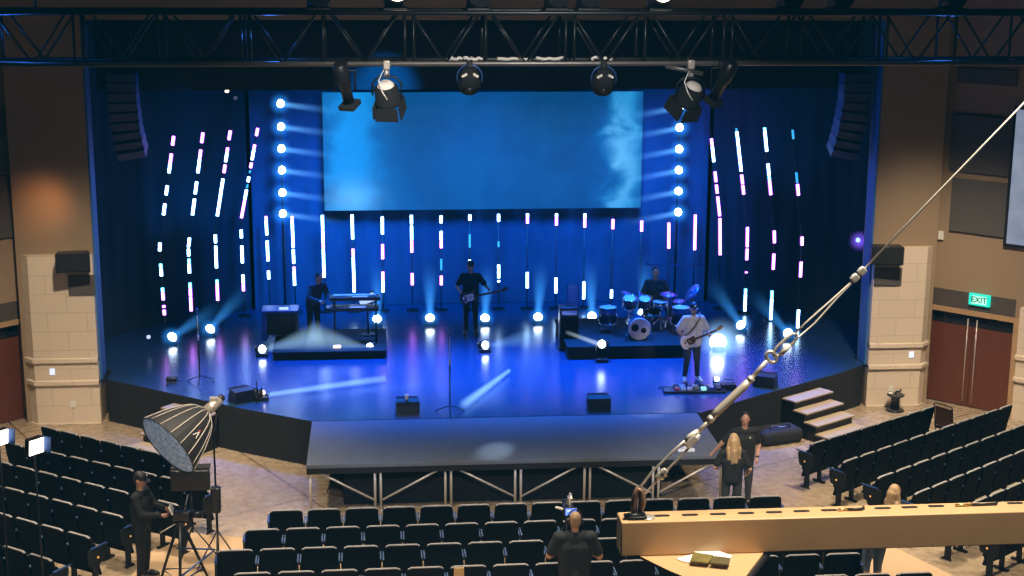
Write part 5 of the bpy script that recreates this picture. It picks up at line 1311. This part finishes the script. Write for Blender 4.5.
# operator's camera on tripod
cp_ = B(571, 508, 20.85)
t = thing('camera_tripod', 'black camera tripod before the operator with headset among the seats', 'tripod', (cp_.x-.02, 20.82, 0))
ch = cp_.z-.18
for k in range(3):
    a = k*2.094+1.57; MB().tube([(.04*cos(a), .04*sin(a), ch-.05), (.22*cos(a), .22*sin(a), .03)], [.026, .02]).build('leg', 'black_metal', t)
MB().lathe([(.05, ch-.1), (.07, ch-.03), (.07, ch)], seg=18).build('fluid_head', 'black_plastic', t)
MB().tube([(-.05, 0, ch-.03), (-.20, -.25, ch-.14)], .010).build('pan_handle', 'black_metal', t)
t = thing('video_camera', 'video camera with glowing blue viewfinder before the operator with headset', 'camera', (cp_.x-.02, 20.82, ch))
MB().box((0, .1, .09), (.15, .34, .16), bev=.02).build('camera_body', 'black_plastic', t); MB().cyl((0, .27, .1), (0, .48, .1), .055, .062, seg=18).build('lens', 'black_metal', t)
v = MB().box((.0, -.12, .185), (.185, .03, .125), bev=.006).build('viewfinder', 'black_plastic', t); MB().box((.0, -.137, .185), (.165, .006, .105)).build('display', 'lcd', v); MB().box((-.03, -.1405, .20), (.06, .004, .035)).build('display_highlight', 'lcd_white', v)
MB().tube([(0, .0, .17), (0, .02, .30), (0, .2, .30), (0, .2, .17)], .016).build('top_handle', 'galv', t); MB().caps((.02, .0, .33), (.03, .22, .33), .022, .02).build('microphone', 'galv', t)
MB().box((-.16, -.02, .20), (.12, .03, .035), rot=Matrix.Rotation(.3, 3, 'Y'), bev=.008).build('side_grip', 'white_plastic', t)
# small bright work lights on stands, left edge
def work_light(x, y, Y, lb):
    c = B(x, y, Y); t = thing('led_work_light', lb, 'work light', (c.x, c.y, 0))
    d = V((.75, -.62, -.12)).normalized(); R_ = aim(d)
    bd = MB().box((0, 0, c.z), (.26, .24, .10), rot=R_, bev=.012).build('light_body', 'black_metal', t)
    MB().box(V((0, 0, c.z))+d*.052, (.24, .22, .012), rot=R_).build('lit_panel', 'e_panel', bd)
    for s in (-1, 1):
        for zz in (-1, 1): pass
    mb = MB()
    q = R_ @ V((.15, 0, .08)); mb.box(V((0, 0, c.z))+q, (.012, .24, .14), rot=R_ @ Matrix.Rotation(.4, 3, 'Y')); mb.build('barn_door', 'blue_or_lit_metal', bd)
    MB().cyl((0, 0, .3), (0, 0, c.z-.11), .014, seg=10).build('pole', 'black_metal', t)
    for k in range(3): MB().tube([(0, 0, .35), (.20*cos(k*2.094+.5), .20*sin(k*2.094+.5), .012)], .010).build('leg', 'black_metal', t)
work_light(34, 445.5, 20.95, 'glowing LED work light on a thin stand above the seats under the softbox')
work_light(-1.5, 437, 21.6, 'glowing LED work light cut by the left edge of the view')

# ------------------------------------------------------------------ slotted beam, shackle, wire rope
YB = 4.66
pl = B(617, 512.5, YB); 
def rl(x, y): return B(x, y, YB)
zt_ = rl(617, 512).z; pb = CAM+ (rl(617, 512)-CAM)
# beam runs along +x (very slightly sinking depth); width toward the camera
Wb, Hb, Lb = .095, .118, 2.6
x0 = rl(617, 512).x
t = thing('slotted_steel_beam', 'tan painted steel beam with oval slots on top, hung across the foreground', 'beam', (x0, YB, zt_))
holes = []
for px_ in (596+30, 0):
    pass
slot_px = [(661.5, 515.8), (690, 515), (718, 514.2), (746, 513.2), (774, 512.3), (801.5, 511.2), (829, 510.3), (857, 509.2), (882.5, 508.3), (909.5, 507.3), (936, 506.2), (962.5, 505.3), (989, 504.2), (1015, 503.2), (1041, 502.2), (1066, 501.2)]
mb = MB()
mb.box((Lb/2, -Wb/2, -Hb/2), (Lb, Wb, Hb), bev=.004)
mb.build('beam_body', 'tan_paint', t)
for x, y in slot_px:
    q = A(x, y, zt_)-V((x0, YB, zt_))
    o_ = []
    for k in range(8): a = -pi/2+pi*k/7; o_.append((q.x+.019+.009*cos(a), q.y+.009*sin(a)))
    for k in range(8): a = pi/2+pi*k/7; o_.append((q.x-.019+.009*cos(a), q.y+.009*sin(a)))
    MB().prism(o_, .0003, .0012).build('oval_slot', 'hole', t)
MB().tube([V((x0+Lb-.3, YB-.05, zt_-.02))-V(t.location), V((x0+Lb-.3, YB-.05, CEIL))-V(t.location)], .012).build('hanging_rod', 'galv', t)
# gusset plate under the beam
def on_plate(x, y): return A(x, y, zt_-Hb-.004)-V((x0, YB, zt_))
gpt = [on_plate(*p) for p in ((640, 557), (765, 551.5), (736, 590), (700, 584), (668, 571))]
mb = MB(); mb.prism([(p.x, p.y) for p in gpt], -Hb-.010, -Hb-.001); mb.build('gusset_plate', 'tan_paint', t)
mb = MB(); mb.tube([on_plate(768, 551)+V((0, 0, -.012)), on_plate(736, 592)+V((0, 0, -.012)), on_plate(715, 620)+V((0, 0, -.012))], .009); mb.build('black_edge_tube', 'black_plastic', t)
L0 = V((x0, YB, zt_))
def sheet(px_, nm, m, lb, cat, th, lift):
    q = [on_plate(*p)+L0 for p in px_]; c = sum(q, V())/len(q)
    mb = MB(); mb.prism([(p.x-c.x, p.y-c.y) for p in q], 0, th); o = mb.build(nm, m); o.location = (c.x, c.y, zt_-Hb-.001+lift); return tag(o, lb, cat, kind='thing')
sheet([(676, 560.5), (693, 556), (691.5, 564.5), (684, 563.5)], 'paper_sheet', 'paper', 'small white paper scrap at the outer end of the olive packets under the beam', 'paper', .003, .001)
sheet([(692, 553.5), (716, 554), (732, 559.5), (728, 563), (712, 560.5), (695, 557)], 'paper_sheet', 'paper', 'crumpled white paper behind the olive packets under the beam', 'paper', .010, .001)
sheet([(693, 558), (713.5, 561.2), (708, 569), (690, 567)], 'olive_packet', 'olive', 'olive-green packet with yellow streaks on the plate under the beam', 'packet', .006, .0125)
sheet([(714.5, 562), (730, 564), (728.5, 571), (709.5, 569)], 'olive_packet', 'olive2', 'plain dark olive packet on the plate under the beam', 'packet', .006, .0125)
# screwdriver-like pins lying on the beam
def pin(xa_, ya, xb_, yb, lb):
    a, b = A(xa_, ya, zt_+.006), A(xb_, yb, zt_+.006)
    t = thing('hex_pin', lb, 'pin', (a.x, a.y, zt_+.001)); d = b-a
    MB().tube([(0, 0, .005), V((d.x*.42, d.y*.42, .005))], .004, seg=8).build('brass_end', 'brass', t); MB().tube([V((d.x*.42, d.y*.42, .005)), V((d.x, d.y, .005)), V((d.x+.01, d.y+.015, .005))], .0045, seg=8).build('black_end', 'black_plastic', t)
pin(838, 509.5, 862, 508.8, 'small brass and black pin lying on the beam, nearer its free end')
pin(955, 505.0, 996, 503.6, 'small brass and black pin lying on the beam, farther from its free end')
# shackle
sa = A(637, 518, zt_)
t = thing('bow_shackle', 'rusty bow shackle standing on the free end of the beam', 'shackle', (sa.x, sa.y, zt_))
hh = (rl(640, 489)-rl(637, 518)).length
mb = MB(); mb.tube([V((-.010, .0, .008)), V((-.014, 0, .04)), V((-.009, 0, hh*.75)), V((.001, 0, hh)), V((.012, 0, hh*.9)), V((.017, 0, hh*.55)), V((.013, 0, .035)), V((.006, 0, .012))], [.009, .009, .010, .011, .012, .013, .011, .009], seg=10); mb.build('bow', 'rust', t)
mb = MB(); mb.box((0, 0, .006), (.06, .045, .012), bev=.003); mb.cyl((-.045, -.01, .012), (.02, -.01, .012), .009); mb.build('base_bolt', 'black_metal', t)
MB().lathe([(.026, 0.0005), (.026, .004), (.01, .005)], c=(.034, .0, 0), seg=20).build('washer', 'galv', t)
# wire rope chain of parts, one vertical plane at the beam
def wr(x, y): return rl(x, y)
def item(nm, lb, cat, c): return thing(nm, lb, cat, c)
s0 = wr(640, 490)
t = thing('lower_wire_loop', 'doubled steel wire loop between the shackle and the turnbuckle', 'wire rope', s0)
def r_(x, y): return wr(x, y)-s0
MB().tube([r_(638, 493), r_(641, 486), r_(652, 472), r_(672, 452), r_(689, 437)], .0044, seg=8).build('wire', 'galv', t)
MB().tube([r_(641, 495), r_(646, 493), r_(660, 477), r_(676, 461), r_(688, 449), r_(693, 440)], .0044, seg=8).build('wire', 'galv', t)
for x, y in ((660, 475.5), (663, 472.5)):
    mb = MB(); mb.box(r_(x, y), (.032, .02, .022), rot=Matrix.Rotation(-.8, 3, 'Y'), bev=.005); mb.cyl(r_(x-2, y-3), r_(x+3, y+4), .006); mb.build('wire_clip', 'galv', t)
c0_ = wr(731, 400)
t = thing('turnbuckle', 'long steel turnbuckle on the diagonal wire across the stage front', 'turnbuckle', c0_)
def r_(x, y): return wr(x, y)-c0_
MB().tube([r_(711.5, 418), r_(718, 411), r_(743, 387.5), r_(750.5, 379.5)], [.0115, .0145, .0145, .0115], seg=8).build('body', 'brushed', t)
MB().cyl(r_(708.8, 421), r_(712.5, 417), .0135, seg=8).build('lock_nut', 'galv', t); MB().cyl(r_(749, 381), r_(752.5, 377.5), .0135, seg=8).build('lock_nut', 'galv', t)
MB().cyl(r_(696, 434), r_(710, 420), .0075).build('lower_rod', 'galv', t); MB().cyl(r_(751, 379), r_(767, 360.5), .0075).build('upper_rod', 'galv', t)
mb = MB(); mb.tube([r_(698, 431), r_(690, 436), r_(686, 441)], .009); mb.tube([r_(699, 434), r_(694, 441), r_(689, 445)], .009); mb.box(r_(691, 441), (.05, .02, .03), rot=Matrix.Rotation(-.8, 3, 'Y'), bev=.006); mb.build('jaw', 'steel', t)
mb = MB(); mb.tube([r_(771.5+5.2*cos(a)+1.5*sin(a), 357+5.2*sin(a)*1.05) for a in [2*pi*k/18 for k in range(18)]], .0062, closed=True); mb.build('eye_ring', 'galv', t)
c1_ = wr(784, 345)
t = thing('quick_link', 'steel quick link joining the turnbuckle eye to the upper wire', 'carabiner', c1_)
def r_(x, y): return wr(x, y)-c1_
mb = MB(); mb.tube([r_(*p) for p in ((774, 352), (777, 347), (785, 339.5), (792, 334), (796.5, 334), (797, 338.5), (791, 345), (783, 352.5), (777, 356.5), (773.5, 356))], .0055, closed=True); mb.build('link', 'galv', t)
MB().cyl(r_(780, 354.5), r_(790, 345), .0088, seg=10).build('sleeve', 'steel', t)
s1 = wr(858, 275)
t = thing('upper_wire_rope', 'steel wire rope running up to the right from the quick link', 'wire rope', s1)
def r_(x, y): return wr(x, y)-s1
end = wr(1024, 103); d_ = (end-wr(866, 267)); k_ = (CEIL-wr(866, 267).z)/d_.z
MB().tube([r_(864, 269), end-s1, wr(866, 267)+d_*k_-s1], .0034, seg=8).build('wire', 'steel', t)
MB().tube([r_(864, 269), r_(855, 279), r_(835, 297), r_(810, 319), r_(794, 334)], .0034, seg=8).build('wire', 'steel', t)
MB().tube([r_(862, 272), r_(853, 282), r_(838, 297), r_(815, 323), r_(799, 337), r_(795, 336)], .0034, seg=8).build('wire', 'steel', t)
for x, y in ((855, 278), (862, 271)):
    mb = MB(); mb.box(r_(x, y), (.026, .018, .024), rot=Matrix.Rotation(-.8, 3, 'Y'), bev=.004); mb.cyl(r_(x-2.5, y-3), r_(x+2.5, y+3), .005); mb.build('wire_clip', 'galv', t)

# ------------------------------------------------------------------ light
BL = (.015, .13, 1)
for i, x in enumerate((-4.6, -1.5, 1.5, 4.6)):
    light('SPOT', 'stage_wash', (x, 32.6, 7.9), (x*.85, 29.9, SZ), 11000, (.01, .15, 1), .5, 58, 1)
for i, x in enumerate((-3, 0, 3)):
    light('SPOT', 'back_wash', (x, 31.9, 6.8), (x*1.3, 36.4, 2.9), 5600, (.005, .20, 1), 1.0, 62, 1)
light('SPOT', 'back_wash', (-2.2, 30.8, 7.2), (-3.6, 36.4, 2.7), 5200, (.0, .26, 1), .8, 40, 1)  # added spot, brightens the drape in place of glowing haze
for (x, y, Y) in FL:
    c = B(x, y, Y)
    light('SPOT', 'floor_uplight', c+V((0, .05, .12)), c+V((0, 1.25, 2.2)), 500, (.02, .26, 1), .08, 42, .9)
for x in (-2.5, -.1, 2.3): light('SPOT', 'deck_wash', (x*1.2, 16.5, 8.35), (x, 26.05, SZ), 1800, (.28, .48, 1), .2, 15.5, 1)
# added blue lamps brighten the edges of the opening from within
light('AREA', 'edge_fill', (-5.2, 31.6, 5), (XL, 30.7, 3), 40, (.01, .17, 1), .5, sy=4)
light('AREA', 'edge_fill', (5.0, 31.6, 5), (XR, 30.7, 3), 40, (.01, .17, 1), .5, sy=4)
# white key on the guitarist, white streaks on the stage
light('SPOT', 'guitarist_key', (4.6, 15.2, 8.3), GUIT+V((0, 0, 1.0)), 2600, (1, .93, .95), .1, 5.2, .5)
c = B(262, 397, 28.75)+V((.35, .05, 0)); c.z = SZ+.2
light('SPOT', 'floor_streak', c, (c.x+3.0, c.y+.75, SZ), 2500, (.6, .8, 1), .03, 9, .9)
for (xa_, ya, xb_, yb, pw, an) in ((505, 378, 482, 398, 1800, 8), (650, 403, 650, 406, 1100, 8), (498, 450, 495, 451, 1500, 6)):
    tg = A(xb_, yb, SZ); light('SPOT', 'pool_light', tg+V((2.2, 5.5, 4.6)), tg, pw, (.62, .82, 1), .05, an, .9)
light('POINT', 'burst', B(718, 342, 31.5), (0, 0, 0), 10, (.7, .85, 1), .15)
light('SPOT', 'violet_wash', (5.5, 33.2, 7.6), (5.5, 36.5, 4.4), 160, (.45, .06, 1), .3, 60, .9)
light('SPOT', 'violet_floor', (4.6, 33.0, 7.5), (4.3, 28.9, SZ), 300, (.35, .05, 1), .3, 17, .9)
# warm house lights, plus added fill lamps for truss, beam and people
for x in (-6.2, -3.6, 3.4, 5.9): light('POINT', 'truss_blue', (x, 15.15, 8.8), (0, 0, 0), 5, (.03, .2, 1), .05)
WARM = (1, .80, .58)
for x, y, pw in ((-7.6, 25.2, 520), (-2.5, 20.5, 420), (2.5, 20.5, 420), (7.8, 25.2, 620), (-6.5, 20, 350), (7.2, 20, 420)):
    light('SPOT', 'house_downlight', (x, y, 10.4), (x*1.02, y+.4, 0), pw*9, WARM, .35, 62, .8)
light('SPOT', 'steps_fill', (5.9, 24.5, 10.4), (6.4, 28.5, .6), 2600, WARM, .3, 22, .9)  # added spots warm the treads and floor by the stage steps
light('SPOT', 'steps_fill', (-5.6, 24.5, 10.4), (-5.6, 27.4, .3), 2400, WARM, .3, 24, .9)
light('SPOT', 'pier_light', (-6.4, 23.2, 10.2), (-9.0, 30.3, 1.3), 3600, WARM, .3, 34, 1)
light('SPOT', 'pier_light', (6.8, 23.2, 10.2), (9.3, 30.3, 1.5), 4800, WARM, .3, 36, 1)
light('SPOT', 'sconce_glow', B(45, 205, 29.6), B(45, 205, 30.4), 22, (1, .42, .14), .15, 100, 1)
light('AREA', 'foreground_fill', (-.8, 4.3, 10.9), (-.8, 4.6, 7.9), 260, (1, .86, .68), 1.2)
light('SPOT', 'truss_fill', (-.8, 8.5, 10.9), (-1.0, 15.1, 8.3), 1500, (1, .93, .86), .2, 42, .9)  # added lamp, brightens the truss and lamp caps
light('SPOT', 'people_fill', (1.5, 9, 10.9), (3.6, 24.2, 1.3), 6500, (1, .85, .7), .2, 14, .9)
light('SPOT', 'crew_fill', (-2.5, 9, 10.9), (-3.0, 21.5, 1.2), 2600, (1, .85, .7), .3, 40, .9)
light('SPOT', 'work_light_beam', B(34, 445.5, 20.9)+V((.1, -.1, 0)), B(34, 445.5, 20.9)+V((2, -1.5, -.8)), 40, (1, .85, .65), .1, 120, .8)
w = bpy.data.worlds.new('hall'); scn.world = w; w.use_nodes = True
w.node_tree.nodes['Background'].inputs[0].default_value = (.35, .55, .75, 1); w.node_tree.nodes['Background'].inputs[1].default_value = .012
vs = scn.view_settings
vs.view_transform = 'Standard'; vs.look = 'None'; vs.exposure = 0; vs.gamma = 1
vs.use_curve_mapping = True
cm = vs.curve_mapping
for i, (lo, hi) in enumerate(((.0, 1), (.0065, 1), (.0105, 1))):
    cu = cm.curves[i]; cu.points[0].location = (0, lo); cu.points[-1].location = (1, hi)
cm.update()
try:
    scn.cycles.use_denoising = True
    scn.cycles.denoiser = 'OPENIMAGEDENOISE'
    scn.cycles.max_bounces = 6; scn.cycles.sample_clamp_indirect = 2.5
    scn.cycles.use_light_tree = True
    scn.cycles.volume_max_steps = 128
except Exception as e: print(e)
